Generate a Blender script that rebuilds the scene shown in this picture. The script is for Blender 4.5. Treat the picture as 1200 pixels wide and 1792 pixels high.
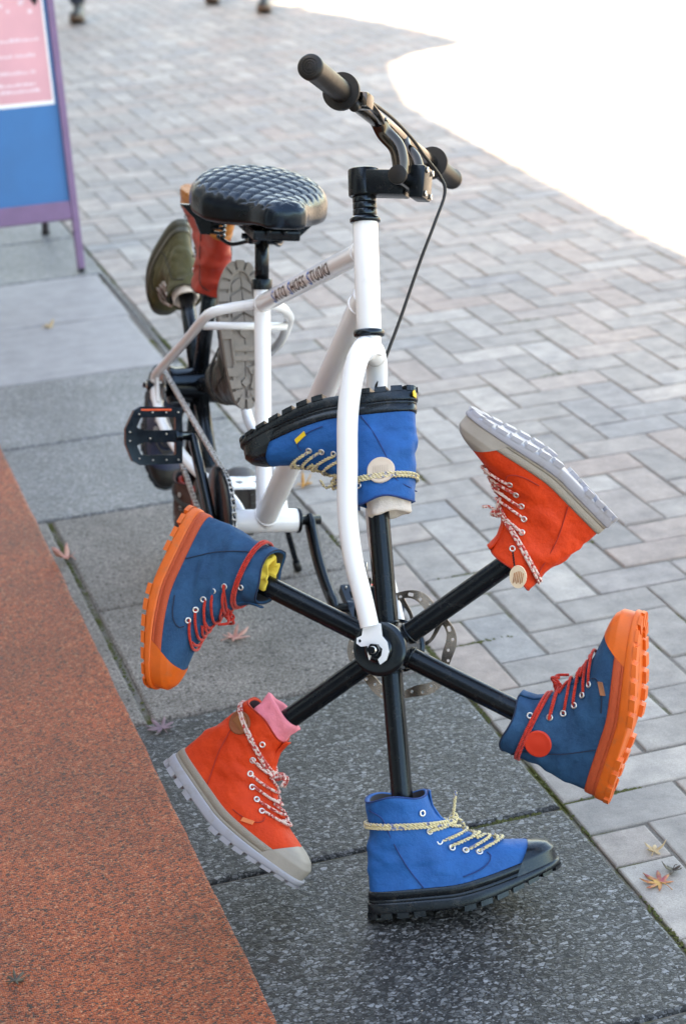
import bpy, bmesh, math, random
import numpy as np
from mathutils import Vector, Matrix, noise
random.seed(7); rng = np.random.default_rng(5)
for o in list(bpy.data.objects): bpy.data.objects.remove(o)
SC = bpy.context.scene
COL = SC.collection
# ------------------------------------------------------------------ camera
cam_d = bpy.data.cameras.new('camera'); cam = bpy.data.objects.new('camera', cam_d); COL.objects.link(cam)
cam.location = (-2.20776, -4.95384, 1.62693)
cam.rotation_euler = tuple(math.radians(a) for a in (67.61999, 2.50852, -18.28766))
cam_d.sensor_fit = 'VERTICAL'; cam_d.sensor_height = 36.0; cam_d.sensor_width = 24.0
cam_d.lens = 3343.676 * 36.0 / 1792.0
cam_d.clip_start = 0.05; cam_d.clip_end = 400
cam_d.dof.use_dof = True; cam_d.dof.focus_distance = 2.72; cam_d.dof.aperture_fstop = 5.6
SC.camera = cam
# ------------------------------------------------------------------ world, sun, exposure
SUN_EL, SUN_AZ = 42.0, 180.0          # sun stands over the shop, towards -x
w = bpy.data.worlds.new('World'); SC.world = w; w.use_nodes = True
nt = w.node_tree; nt.nodes.clear()
sky = nt.nodes.new('ShaderNodeTexSky'); sky.sky_type = 'NISHITA'; sky.sun_disc = False
sky.sun_elevation = math.radians(SUN_EL); sky.sun_rotation = math.radians(-90.0)
sky.air_density = 1.0; sky.dust_density = 1.2; sky.ozone_density = 1.3
bg = nt.nodes.new('ShaderNodeBackground'); bg.inputs[1].default_value = 0.12
wo = nt.nodes.new('ShaderNodeOutputWorld')
nt.links.new(sky.outputs[0], bg.inputs[0]); nt.links.new(bg.outputs[0], wo.inputs[0])
sl = bpy.data.lights.new('sun', 'SUN'); sl.energy = 4.0; sl.angle = math.radians(0.5); sl.color = (1.0, 0.93, 0.82)
sun = bpy.data.objects.new('sun', sl); COL.objects.link(sun)
el = math.radians(SUN_EL); sdir = Vector((-math.cos(el), 0, math.sin(el)))   # towards the sun
sun.rotation_euler = sdir.to_track_quat('Z', 'Y').to_euler()
SC.view_settings.view_transform = 'Standard'; SC.view_settings.look = 'None'
SC.view_settings.exposure = 3.22; SC.view_settings.gamma = 1.0
SC.view_settings.use_white_balance = True; SC.view_settings.white_balance_temperature = 9300   # camera set for open shade
SC.render.engine = 'CYCLES'

# ------------------------------------------------------------------ helpers
def finish(name, me, mat, parent=None, smooth=True):
    o = bpy.data.objects.new(name, me); COL.objects.link(o)
    if mat is not None and len(me.materials) == 0: me.materials.append(mat)
    if parent is not None: o.parent = parent
    if smooth and len(me.polygons): me.polygons.foreach_set('use_smooth', [True] * len(me.polygons))
    return o
def mk(name, vf, mat, parent=None, smooth=True):
    v, f = vf
    me = bpy.data.meshes.new(name); me.from_pydata([tuple(p) for p in v], [], f); me.update()
    return finish(name, me, mat, parent, smooth)
def join(*parts):
    V, F = [], []
    for v, f in parts:
        n = len(V); V += [tuple(p) for p in v]; F += [tuple(i + n for i in q) for q in f]
    return V, F
def xf(vf, fn): return [fn(p) for p in vf[0]], vf[1]
def tag(o, label, cat, group=None):
    o['label'] = label; o['category'] = cat
    if group: o['group'] = group
    return o
def empty(name, loc=(0, 0, 0), mat=None):
    o = bpy.data.objects.new(name, None); COL.objects.link(o); o.empty_display_size = .05
    if mat is not None: o.matrix_world = mat
    else: o.location = loc
    return o
def struct(o): o['kind'] = 'structure'; return o
def catmull(P, n=6):
    P = [np.array(p, float) for p in P]; Q = [2 * P[0] - P[1]] + P + [2 * P[-1] - P[-2]]; out = []
    for i in range(1, len(Q) - 2):
        for k in range(n):
            t = k / n
            out.append(.5 * (2 * Q[i] + (Q[i + 1] - Q[i - 1]) * t + (2 * Q[i - 1] - 5 * Q[i] + 4 * Q[i + 1] - Q[i + 2]) * t * t + (3 * Q[i] - Q[i - 1] - 3 * Q[i + 1] + Q[i + 2]) * t ** 3))
    out.append(P[-1]); return out
def tube(P, r, seg=16, caps=True, closed=False, flat=1.0):
    P = [np.array(p, float) for p in P]; n = len(P)
    R = [r] * n if np.isscalar(r) else list(np.interp(np.linspace(0, 1, n), np.linspace(0, 1, len(r)), r))
    T = []
    for i in range(n):
        a = P[(i - 1) % n] if (closed or i > 0) else P[i]; b = P[(i + 1) % n] if (closed or i < n - 1) else P[i]
        t = b - a; T.append(t / (np.linalg.norm(t) + 1e-12))
    u = np.cross(T[0], [0, 0, 1.0])
    if np.linalg.norm(u) < .1: u = np.cross(T[0], [1.0, 0, 0])
    u /= np.linalg.norm(u); V = []; F = []
    for i in range(n):
        u = u - T[i] * (u @ T[i]); u /= np.linalg.norm(u); v = np.cross(T[i], u)
        for k in range(seg):
            a = 2 * math.pi * k / seg; V.append(P[i] + R[i] * (math.cos(a) * u + flat * math.sin(a) * v))
    for i in range(n if closed else n - 1):
        j = (i + 1) % n
        for k in range(seg):
            l = (k + 1) % seg; F.append((i * seg + k, i * seg + l, j * seg + l, j * seg + k))
    if caps and not closed:
        F.append(tuple(range(seg - 1, -1, -1))); F.append(tuple((n - 1) * seg + k for k in range(seg)))
    return V, F
def cyl(a, b, r0, r1=None, seg=24, bev=0.0):
    """cylinder with bevelled rims"""
    a, b = np.array(a, float), np.array(b, float); r1 = r0 if r1 is None else r1
    d = (b - a) / np.linalg.norm(b - a)
    if bev <= 0: return tube([a, b], [r0, r1], seg)
    L = np.linalg.norm(b - a); s = [0, bev * .35, bev, L - bev, L - bev * .35, L]
    rr = [r0 - bev, r0 - bev * .3, r0, r1, r1 - bev * .3, r1 - bev]
    return ringloft([a + d * x for x in s], rr, d, seg)
def ringloft(C, R, d, seg=24, caps=True):
    d = np.array(d, float); u = np.cross(d, [0, 0, 1.0])
    if np.linalg.norm(u) < .1: u = np.cross(d, [1.0, 0, 0])
    u /= np.linalg.norm(u); v = np.cross(d, u); V = []; F = []
    for c, r in zip(C, R):
        for k in range(seg):
            a = 2 * math.pi * k / seg; V.append(np.array(c) + r * (math.cos(a) * u + math.sin(a) * v))
    for i in range(len(C) - 1):
        for k in range(seg):
            l = (k + 1) % seg; F.append((i * seg + k, i * seg + l, (i + 1) * seg + l, (i + 1) * seg + k))
    if caps: F.append(tuple(range(seg - 1, -1, -1))); F.append(tuple((len(C) - 1) * seg + k for k in range(seg)))
    return V, F
def box(x0, x1, y0, y1, z0, z1, b=0.0):
    if b <= 0:
        V = [(x, y, z) for z in (z0, z1) for y in (y0, y1) for x in (x0, x1)]
        return V, [(0, 2, 3, 1), (4, 5, 7, 6), (0, 1, 5, 4), (2, 6, 7, 3), (0, 4, 6, 2), (1, 3, 7, 5)]
    bm = bmesh.new(); bmesh.ops.create_cube(bm, size=1.0)
    for v in bm.verts:
        v.co.x = x0 if v.co.x < 0 else x1; v.co.y = y0 if v.co.y < 0 else y1; v.co.z = z0 if v.co.z < 0 else z1
    bmesh.ops.bevel(bm, geom=bm.edges[:], offset=b, segments=2, affect='EDGES', profile=.6)
    bm.verts.index_update(); V = [tuple(v.co) for v in bm.verts]; F = [tuple(v.index for v in f.verts) for f in bm.faces]; bm.free()
    return V, F
def torus(c, n, R, r, seg=20, rs=8):
    n = np.array(n, float); n /= np.linalg.norm(n); u = np.cross(n, [0, 0, 1.0])
    if np.linalg.norm(u) < .1: u = np.cross(n, [1.0, 0, 0])
    u /= np.linalg.norm(u); v = np.cross(n, u)
    return tube([np.array(c) + R * (math.cos(a) * u + math.sin(a) * v) for a in np.linspace(0, 2 * math.pi, seg, endpoint=False)], r, rs, closed=True)
def prism(poly, z0, z1):
    n = len(poly); V = [(x, y, z0) for x, y in poly] + [(x, y, z1) for x, y in poly]
    F = [tuple(range(n - 1, -1, -1)), tuple(range(n, 2 * n))] + [(i, (i + 1) % n, n + (i + 1) % n, n + i) for i in range(n)]
    return V, F
def curve_mesh(splines, extrude):
    """flat filled outline with holes, extruded; returns (verts, faces)"""
    cu = bpy.data.curves.new('c', 'CURVE'); cu.dimensions = '2D'; cu.fill_mode = 'BOTH'; cu.extrude = extrude
    for pts in splines:
        s = cu.splines.new('POLY'); s.points.add(len(pts) - 1); s.use_cyclic_u = True
        for p, (x, y) in zip(s.points, pts): p.co = (x, y, 0, 1)
    return obj_mesh(cu)
def obj_mesh(data):
    o = bpy.data.objects.new('t', data); COL.objects.link(o)
    dg = bpy.context.evaluated_depsgraph_get(); dg.update()
    me = bpy.data.meshes.new_from_object(o.evaluated_get(dg))
    V = [tuple(v.co) for v in me.vertices]; F = [tuple(p.vertices) for p in me.polygons]
    bpy.data.objects.remove(o); bpy.data.meshes.remove(me); return V, F
def smoothstep(a, b, x):
    t = np.clip((x - a) / (b - a), 0, 1); return t * t * (3 - 2 * t)

# ------------------------------------------------------------------ materials
def nodes(name, rough=.5, base=(.5, .5, .5), metal=0.0, spec=.5, coat=0.0, coat_r=.1, sheen=0.0):
    m = bpy.data.materials.new(name); m.use_nodes = True; t = m.node_tree
    b = t.nodes['Principled BSDF']; b.inputs['Base Color'].default_value = (*base, 1); b.inputs['Roughness'].default_value = rough
    b.inputs['Metallic'].default_value = metal; b.inputs['Specular IOR Level'].default_value = spec
    b.inputs['Coat Weight'].default_value = coat; b.inputs['Coat Roughness'].default_value = coat_r
    b.inputs['Sheen Weight'].default_value = sheen
    return m, t, b
def nd(t, ty, **kw):
    n = t.nodes.new(ty)
    for k, v in kw.items():
        if k in n.inputs.keys(): n.inputs[k].default_value = v
        else: setattr(n, k, v)
    return n
def ramp(t, stops, src, interp='LINEAR'):
    r = t.nodes.new('ShaderNodeValToRGB'); r.color_ramp.interpolation = interp
    e = r.color_ramp.elements
    while len(e) < len(stops): e.new(.5)
    for q, (p, c) in zip(e, stops): q.position = p; q.color = (*c, 1) if len(c) == 3 else c
    t.links.new(src, r.inputs[0]); return r
def mixc(t, a, b, fac, mode='MIX'):
    m = t.nodes.new('ShaderNodeMix'); m.data_type = 'RGBA'; m.blend_type = mode
    for s, v in ((6, a), (7, b)):
        if hasattr(v, 'links') or isinstance(v, bpy.types.NodeSocket): t.links.new(v, m.inputs[s])
        else: m.inputs[s].default_value = (*v, 1)
    if isinstance(fac, bpy.types.NodeSocket): t.links.new(fac, m.inputs[0])
    else: m.inputs[0].default_value = fac
    return m.outputs[2]
def bump(t, b, h, strength, dist, prev=None):
    n = t.nodes.new('ShaderNodeBump'); n.inputs['Strength'].default_value = strength; n.inputs['Distance'].default_value = dist
    t.links.new(h, n.inputs['Height'])
    if prev is not None: t.links.new(prev, n.inputs['Normal'])
    t.links.new(n.outputs[0], b.inputs['Normal']); return n.outputs[0]
def coords(t, kind='Object'): return t.nodes.new('ShaderNodeTexCoord').outputs[kind]
def noise_n(t, co, scale, detail=4, rough=.55):
    n = nd(t, 'ShaderNodeTexNoise', Scale=scale, Detail=detail, Roughness=rough); t.links.new(co, n.inputs['Vector']); return n
def simple(name, base, rough=.5, metal=0, coat=0, var=.12, scale=25, bmp=0.0, bscale=300, spec=.5, coat_r=.1, dust=None, tint=None):
    m, t, b = nodes(name, rough, base, metal, spec, coat, coat_r); co = coords(t)
    if tint: b.inputs['Specular Tint'].default_value = (*tint, 1)
    n = noise_n(t, co, scale, 5)
    c = mixc(t, tuple(x * (1 - var) for x in base), tuple(min(1, x * (1 + var)) for x in base), n.outputs[0])
    if dust:
        col, amt, ds, th = dust; nz = noise_n(t, co, ds, 6, .7); rp = ramp(t, [(th, (0, 0, 0)), (th + .16, (amt, amt, amt))], nz.outputs[0]); c = mixc(t, c, col, rp.outputs[0])
    t.links.new(c, b.inputs['Base Color'])
    rr = nd(t, 'ShaderNodeMapRange'); rr.inputs[3].default_value = max(.02, rough - .08); rr.inputs[4].default_value = min(1, rough + .1)
    t.links.new(n.outputs[0], rr.inputs[0]); t.links.new(rr.outputs[0], b.inputs['Roughness'])
    if bmp: bump(t, b, noise_n(t, co, bscale, 3).outputs[0], bmp, .002)
    return m
def canvas(name, base, dark, rough=.72, weave=.35, worn=None):
    m, t, b = nodes(name, rough, base, 0, .22); co = coords(t)
    n1 = noise_n(t, co, 28, 6, .6); n2 = noise_n(t, co, 500, 2)
    r = ramp(t, [(.32, dark), (.62, base)], n1.outputs[0])
    c = mixc(t, r.outputs[0], tuple(min(1, x * 1.3 + .01) for x in base), n2.outputs[0])
    c2 = mixc(t, r.outputs[0], c, .5)
    if worn:
        n3 = noise_n(t, co, 90, 6, .7); wr = ramp(t, [(.6, (0, 0, 0)), (.75, (1, 1, 1))], n3.outputs[0])
        f = nd(t, 'ShaderNodeMath', operation='MULTIPLY'); f.inputs[1].default_value = .5; t.links.new(wr.outputs[0], f.inputs[0])
        c2 = mixc(t, c2, worn, f.outputs[0])
    t.links.new(c2, b.inputs['Base Color'])
    wv = nd(t, 'ShaderNodeTexWave', Scale=420.0, Distortion=1.2); wv.bands_direction = 'DIAGONAL'; t.links.new(co, wv.inputs[0])
    p = bump(t, b, wv.outputs[1], weave * .3, .0008)
    bump(t, b, n1.outputs[0], .6, .008, p)
    return m
def rope(name, c1, c2, scale=160, rough=.8, spl=.55):
    m, t, b = nodes(name, rough, c1, 0, .3, sheen=.2); co = coords(t)
    v = nd(t, 'ShaderNodeTexVoronoi', Scale=scale * 1.6); t.links.new(co, v.inputs['Vector'])
    sep = nd(t, 'ShaderNodeSeparateColor'); t.links.new(v.outputs['Color'], sep.inputs[0])
    r = ramp(t, [(.0, c1), (spl, c1), (spl + .05, c2), (1, c2)], sep.outputs[0]); t.links.new(r.outputs[0], b.inputs['Base Color'])
    wv = nd(t, 'ShaderNodeTexWave', Scale=scale, Distortion=2.0); wv.bands_direction = 'DIAGONAL'; t.links.new(co, wv.inputs[0])
    bump(t, b, wv.outputs[1], .6, .002); return m
M = {}
M['white'] = simple('white_paint', (.77, .78, .81), .22, coat=.5, var=.03, scale=9, dust=((.42, .38, .33), .22, 26, .62))
M['black_gloss'] = simple('black_gloss', (.004, .004, .005), .16, var=.3, scale=60, spec=.5, tint=(.55, .78, 1.0))  # tint paints blue sky highlights into the gloss of plain black
M['black_satin'] = simple('black_satin', (.005, .005, .0055), .24, var=.3, scale=70, bmp=.04, spec=.34, dust=((.05, .045, .04), .35, 70, .56), tint=(.55, .78, 1.0))  # blue of the sky reflection is put in by the specular tint
M['black_rubber'] = simple('black_rubber', (.009, .008, .008), .42, var=.3, scale=80, bmp=.12, spec=.35)
M['bronze'] = simple('dark_chrome', (.085, .075, .068), .15, metal=1, var=.2)
M['steel'] = simple('steel', (.62, .59, .55), .28, metal=1, var=.25, scale=60)
M['alu'] = simple('aluminium', (.7, .69, .68), .3, metal=1, var=.1)
M['reflector'] = simple('orange_reflector', (.75, .09, .02), .2, coat=.6)
M['ink_blue'] = simple('ink_blue', (.004, .10, .42), .3)
M['ink_dark'] = simple('ink_dark', (.05, .03, .025), .3)
M['green'] = simple('green_print', (.12, .5, .10), .3)
M['inside'] = simple('boot_lining', (.05, .05, .06), .9, var=.3)

# paving
def paver_mat():
    m, t, b = nodes('paver_concrete', .62, spec=.45); co = coords(t)
    oi = nd(t, 'ShaderNodeObjectInfo'); ge = nd(t, 'ShaderNodeNewGeometry')
    at = nd(t, 'ShaderNodeAttribute', attribute_name='tone')
    s = nd(t, 'ShaderNodeMath', operation='ADD'); t.links.new(oi.outputs['Random'], s.inputs[0]); t.links.new(at.outputs['Fac'], s.inputs[1])
    fr = nd(t, 'ShaderNodeMath', operation='FRACT'); t.links.new(s.outputs[0], fr.inputs[0])
    r = ramp(t, [(0, (.34, .302, .268)), (.3, (.28, .254, .232)), (.5, (.365, .327, .292)), (.66, (.355, .28, .24)), (.8, (.42, .378, .336)), (.9, (.285, .27, .258)), (1, (.37, .295, .25))], fr.outputs[0])
    gp = nd(t, 'ShaderNodeNewGeometry').outputs['Position']
    n1 = noise_n(t, gp, 18, 6, .65); n2 = noise_n(t, gp, 420, 3, .7); n3 = noise_n(t, gp, 1.3, 3)
    c = mixc(t, r.outputs[0], ramp(t, [(.3, (.55, .55, .56)), (.7, (1.12, 1.1, 1.08))], n1.outputs[0]).outputs[0], .8, 'MULTIPLY')
    c = mixc(t, c, ramp(t, [(.3, (.55, .54, .53)), (.5, (1, 1, 1)), (.72, (1.35, 1.35, 1.33))], n2.outputs[0]).outputs[0], .55, 'MULTIPLY')
    c = mixc(t, c, ramp(t, [(.35, (.8, .8, .82)), (.65, (1.08, 1.07, 1.06))], n3.outputs[0]).outputs[0], .7, 'MULTIPLY')
    n4 = noise_n(t, gp, 60, 5, .75); st = ramp(t, [(.70, (0, 0, 0)), (.76, (1, 1, 1))], n4.outputs[0])
    c = mixc(t, c, (.55, .55, .55), st.outputs[0])
    t.links.new(c, b.inputs['Base Color'])
    p = bump(t, b, n2.outputs[0], .35, .002); bump(t, b, n1.outputs[0], .35, .008, p)
    return m
def grout_mat():
    m, t, b = nodes('joint_sand', .95, spec=.2); gp = nd(t, 'ShaderNodeNewGeometry').outputs['Position']
    n1 = noise_n(t, gp, 3.2, 5, .7); n2 = noise_n(t, gp, 300, 4, .7)
    soil = ramp(t, [(.3, (.13, .118, .10)), (.7, (.30, .275, .245))], n2.outputs[0])
    moss = ramp(t, [(.3, (.04, .045, .012)), (.7, (.13, .13, .035))], n2.outputs[0])
    sx = nd(t, 'ShaderNodeSeparateXYZ'); t.links.new(gp, sx.inputs[0])
    dx = nd(t, 'ShaderNodeMath', operation='ADD'); dx.inputs[1].default_value = 1.098; t.links.new(sx.outputs[0], dx.inputs[0])
    ab = nd(t, 'ShaderNodeMath', operation='ABSOLUTE'); t.links.new(dx.outputs[0], ab.inputs[0])
    mr = nd(t, 'ShaderNodeMapRange'); mr.inputs[1].default_value = .0; mr.inputs[2].default_value = .05; mr.inputs[3].default_value = .07; mr.inputs[4].default_value = 0; t.links.new(ab.outputs[0], mr.inputs[0])
    sm = nd(t, 'ShaderNodeMath', operation='ADD'); t.links.new(n1.outputs[0], sm.inputs[0]); t.links.new(mr.outputs[0], sm.inputs[1])
    f = ramp(t, [(.55, (0, 0, 0)), (.64, (1, 1, 1))], sm.outputs[0])
    t.links.new(mixc(t, soil.outputs[0], moss.outputs[0], f.outputs[0]), b.inputs['Base Color'])
    bump(t, b, n2.outputs[0], .8, .006); return m
def aggregate_mat(name, matrix, chip, bright, scale=120, rough=.42, cover=.5):
    """broken stone chips of two sizes in a dark matrix"""
    m, t, b = nodes(name, rough, spec=.35); gp = nd(t, 'ShaderNodeNewGeometry').outputs['Position']
    nw = noise_n(t, gp, 90, 3); off = nd(t, 'ShaderNodeVectorMath', operation='MULTIPLY_ADD'); off.inputs[1].default_value = (.009, .009, .009)
    t.links.new(nw.outputs['Color'], off.inputs[0]); t.links.new(gp, off.inputs[2])
    col = None; hts = []
    n3 = noise_n(t, gp, 600, 3, .7); n2 = noise_n(t, gp, 3.5, 5, .65)
    base = ramp(t, [(.3, tuple(x * .45 for x in matrix)), (.7, tuple(x * 1.5 for x in matrix))], n3.outputs[0]).outputs[0]
    for sc, cv, shift in ((scale * 1.9, cover * .8, (3.1, 1.7, .4)), (scale, cover, (0, 0, 0))):
        mp = nd(t, 'ShaderNodeMapping'); mp.inputs[1].default_value = shift; mp.inputs[2].default_value = (0, 0, .6 + sc * .01); mp.inputs[3].default_value = (1.0, 1.45, 1.0); t.links.new(off.outputs[0], mp.inputs[0])
        v = nd(t, 'ShaderNodeTexVoronoi', Scale=sc * .85); t.links.new(mp.outputs[0], v.inputs['Vector'])
        ve = nd(t, 'ShaderNodeTexVoronoi', Scale=sc * .85, feature='DISTANCE_TO_EDGE'); t.links.new(mp.outputs[0], ve.inputs['Vector'])
        sep = nd(t, 'ShaderNodeSeparateColor'); t.links.new(v.outputs['Color'], sep.inputs[0])
        pres = nd(t, 'ShaderNodeMath', operation='LESS_THAN'); pres.inputs[1].default_value = cv; t.links.new(sep.outputs[0], pres.inputs[0])
        edge = ramp(t, [(.05, (0, 0, 0)), (.17, (1, 1, 1))], ve.outputs['Distance'])
        f = nd(t, 'ShaderNodeMath', operation='MULTIPLY'); t.links.new(pres.outputs[0], f.inputs[0]); t.links.new(edge.outputs[0], f.inputs[1])
        cc = ramp(t, [(0, tuple(x * .45 for x in chip)), (.45, chip), (.8, tuple((x + y) / 2 for x, y in zip(chip, bright))), (1, bright)], sep.outputs[1]).outputs[0]
        base = mixc(t, base, cc, f.outputs[0])
        h_ = nd(t, 'ShaderNodeMath', operation='MULTIPLY'); t.links.new(f.outputs[0], h_.inputs[0]); t.links.new(sep.outputs[2], h_.inputs[1]); hts.append(h_.outputs[0])
    c = mixc(t, base, ramp(t, [(.3, (.6, .6, .6)), (.7, (1.2, 1.2, 1.2))], n2.outputs[0]).outputs[0], .8, 'MULTIPLY')
    c = mixc(t, c, ramp(t, [(.3, (.65, .65, .65)), (.7, (1.3, 1.3, 1.3))], n3.outputs[0]).outputs[0], .6, 'MULTIPLY')
    t.links.new(c, b.inputs['Base Color'])
    ad = nd(t, 'ShaderNodeMath', operation='ADD'); t.links.new(hts[0], ad.inputs[0]); t.links.new(hts[1], ad.inputs[1])
    p = bump(t, b, ad.outputs[0], .55, .003); p = bump(t, b, n3.outputs[0], .35, .002, p); bump(t, b, nw.outputs[0], .5, .005, p)
    return m
def granite_mat():
    m, t, b = nodes('flamed_granite', .7, spec=.35); gp = nd(t, 'ShaderNodeNewGeometry').outputs['Position']
    n1 = noise_n(t, gp, 210, 4, .75); n2 = noise_n(t, gp, 6, 5, .65); n4 = noise_n(t, gp, 75, 4, .7)
    c = ramp(t, [(.30, (.03, .026, .022)), (.42, (.13, .115, .10)), (.54, (.235, .21, .19)), (.72, (.46, .42, .385))], n1.outputs[0]).outputs[0]
    c = mixc(t, c, ramp(t, [(.3, (.6, .59, .58)), (.7, (1.15, 1.13, 1.12))], n2.outputs[0]).outputs[0], .85, 'MULTIPLY')
    pit = ramp(t, [(.36, (1, 1, 1)), (.42, (0, 0, 0))], n4.outputs[0])
    c = mixc(t, c, (.045, .04, .036), pit.outputs[0]); t.links.new(c, b.inputs['Base Color'])
    p = bump(t, b, n1.outputs[0], .4, .003); bump(t, b, n4.outputs[0], .5, .006, p); return m
def red_mat():
    m, t, b = nodes('red_granule_rubber', .55, spec=.5); gp = nd(t, 'ShaderNodeNewGeometry').outputs['Position']
    v = nd(t, 'ShaderNodeTexVoronoi', Scale=330.0); t.links.new(gp, v.inputs['Vector'])
    sep = nd(t, 'ShaderNodeSeparateColor'); t.links.new(v.outputs['Color'], sep.inputs[0])
    r = ramp(t, [(0, (.022, .006, .003)), (.18, (.12, .020, .005)), (.48, (.39, .064, .014)), (.85, (.52, .102, .026)), (1, (.60, .25, .13))], sep.outputs[0])
    n2 = noise_n(t, gp, 3.5, 5, .6)
    c = mixc(t, r.outputs[0], ramp(t, [(.35, (.68, .70, .74)), (.65, (1.1, 1.04, 1.0))], n2.outputs[0]).outputs[0], .9, 'MULTIPLY')
    t.links.new(c, b.inputs['Base Color'])
    inv = nd(t, 'ShaderNodeMath', operation='MULTIPLY'); inv.inputs[1].default_value = -1; t.links.new(v.outputs['Distance'], inv.inputs[0])
    p = bump(t, b, inv.outputs[0], .9, .004); bump(t, b, sep.outputs[1], .5, .002, p); return m
M['paver'] = paver_mat(); M['grout'] = grout_mat()
M['agg_dark'] = aggregate_mat('exposed_aggregate_dark', (.015, .0147, .0147), (.068, .071, .074), (.26, .27, .285), 135, .5, .62)
M['agg_grey'] = aggregate_mat('exposed_aggregate_grey', (.13, .128, .125), (.22, .225, .235), (.36, .35, .34), 150, .5, .6)
M['granite'] = granite_mat(); M['red'] = red_mat()
M['stone'] = simple('worn_stone', (.27, .255, .25), .6, var=.4, scale=16, bmp=.5, bscale=180)

# ------------------------------------------------------------------ ground
CAM_R = cam.rotation_euler.to_matrix(); CAM_C = Vector(cam.location); FPX = 3343.676
def px(p):
    d = CAM_R.transposed() @ (Vector(p) - CAM_C)
    if d.z > -.1: return None
    return 600 + FPX * d.x / -d.z, 896 - FPX * d.y / -d.z, -d.z
g = struct(mk('ground', ([(-60, -60, -.007), (60, -60, -.007), (60, 60, -.007), (-60, 60, -.007)], [(0, 1, 2, 3)]), M['grout'], smooth=False))

EDGE = -1.098
def block(x0, x1, y0, y1, z0, zt, b, tilt=(0, 0)):
    """open-bottomed paver with a rounded arris"""
    cx, cy = (x0 + x1) / 2, (y0 + y1) / 2; V = []
    for z, i in ((z0, 0), (zt - b, 0), (zt - b * .3, b * .3), (zt, b)):
        for x, y in ((x0 + i, y0 + i), (x1 - i, y0 + i), (x1 - i, y1 - i), (x0 + i, y1 - i)):
            V.append((x, y, z + (tilt[0] * (x - cx) + tilt[1] * (y - cy) if z > z0 else 0)))
    F = []
    for k in range(3):
        for i in range(4):
            j = (i + 1) % 4; F.append((4 * k + i, 4 * k + j, 4 * k + 4 + j, 4 * k + 4 + i))
    F.append((12, 13, 14, 15)); return V, F
pavement = struct(mk('pavement', ([(EDGE, -6, -.0034), (11, -6, -.0034), (11, 16, -.0034), (EDGE, 16, -.0034)], [(0, 1, 2, 3)]), M['grout'], smooth=False))
bricks = []
J = .0025
for a in range(-12, 110):
    for bb in range(-160, 60):
        c = (a + bb) % 4
        if c == 0: x0, x1, y0, y1 = a * .1, a * .1 + .1, -(bb + 2) * .1, -bb * .1
        elif c == 2: x0, x1, y0, y1 = a * .1, a * .1 + .2, -(bb + 1) * .1, -bb * .1
        else: continue
        x0, x1, y0, y1 = x0 + J, x1 - J, y0 + J, y1 - J
        if x1 < EDGE + .025 or y0 < -5.8: continue
        cut = x0 < EDGE + .002
        x0 = max(x0, EDGE + .002)
        p = px(((x0 + x1) / 2, (y0 + y1) / 2, 0)); vis = p is not None and -60 < p[0] < 1260 and -60 < p[1] < 1850
        bricks.append((p[2] if vis else 1e9, x0, x1, y0, y1, c, cut))
bricks.sort()
shared = {}
for i, (dep, x0, x1, y0, y1, c, cut) in enumerate(bricks[:300]):
    cx, cy = (x0 + x1) / 2, (y0 + y1) / 2
    key = None if cut else (c, random.randrange(6))
    if key is None or key not in shared:
        bvl = random.uniform(.0028, .005); j = lambda: random.uniform(-.002, .0016)
        vf = block(x0 - cx + j(), x1 - cx + j(), y0 - cy + j(), y1 - cy + j(), -.006, 0, bvl)
        me = bpy.data.meshes.new('paver'); me.from_pydata(vf[0], [], vf[1]); me.update(); me.materials.append(M['paver'])
        if key: shared[key] = me
    else: me = shared[key]
    o = bpy.data.objects.new('paver', me); COL.objects.link(o); o.parent = pavement
    o.location = (cx, cy, random.uniform(-.0012, .0008)); o.rotation_euler = (random.gauss(0, .008), random.gauss(0, .008), random.gauss(0, .008))
V = []; F = []; tone = []
for dep, x0, x1, y0, y1, c, cut in bricks[300:]:
    v, f = block(x0, x1, y0, y1, -.006, random.uniform(-.0012, .0008), .0035, (random.gauss(0, .006), random.gauss(0, .006)))
    n = len(V); V += v; F += [tuple(k + n for k in q) for q in f]; tone += [random.random()] * len(v)
o = mk('paver', (V, F), M['paver'], pavement, smooth=False); o['kind'] = 'stuff'
at = o.data.attributes.new('tone', 'FLOAT', 'POINT'); at.data.foreach_set('value', tone)

# flagstone strip
strip = struct(mk('flagstone_path', ([(-6, -6, -.0052), (EDGE - .002, -6, -.0052), (EDGE - .002, 16, -.0052), (-6, 16, -.0052)], [(0, 1, 2, 3)]), M['grout'], smooth=False))
E_ = EDGE - .003
slabs = [(-2.2, E_, -4.6, -3.58, 'agg_dark'), (-2.2, E_, -3.58, -3.05, 'agg_dark'), (-2.2, E_, -3.05, -2.51, 'agg_dark'), (-2.2, E_, -2.51, -1.97, 'agg_dark'),
         (-1.655, E_, -1.97, -1.47, 'granite'), (-1.655, E_, -1.47, -.955, 'granite'), (-2.2, -1.66, -1.97, -.955, 'granite'),
         (-2.2, E_, -.955, -.45, 'agg_grey'), (-2.2, E_, -.45, .062, 'agg_grey'),
         (-2.2, -1.137, .062, .59, 'stone'), (-2.2, -1.128, .59, 1.105, 'stone'), (-1.127, E_, .062, 1.105, 'agg_grey'),
         (-2.2, E_, 1.105, 1.63, 'agg_grey'), (-2.2, E_, 1.63, 2.15, 'agg_grey'), (-2.2, E_, 2.15, 2.67, 'stone'), (-2.2, E_, 2.67, 3.2, 'agg_grey'),
         (-2.2, E_, 3.2, 3.7, 'agg_grey'), (-2.2, E_, 3.7, 5.2, 'stone'), (-2.2, E_, 5.2, 8, 'agg_grey'), (-2.2, E_, 8, 15.9, 'stone')]
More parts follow.
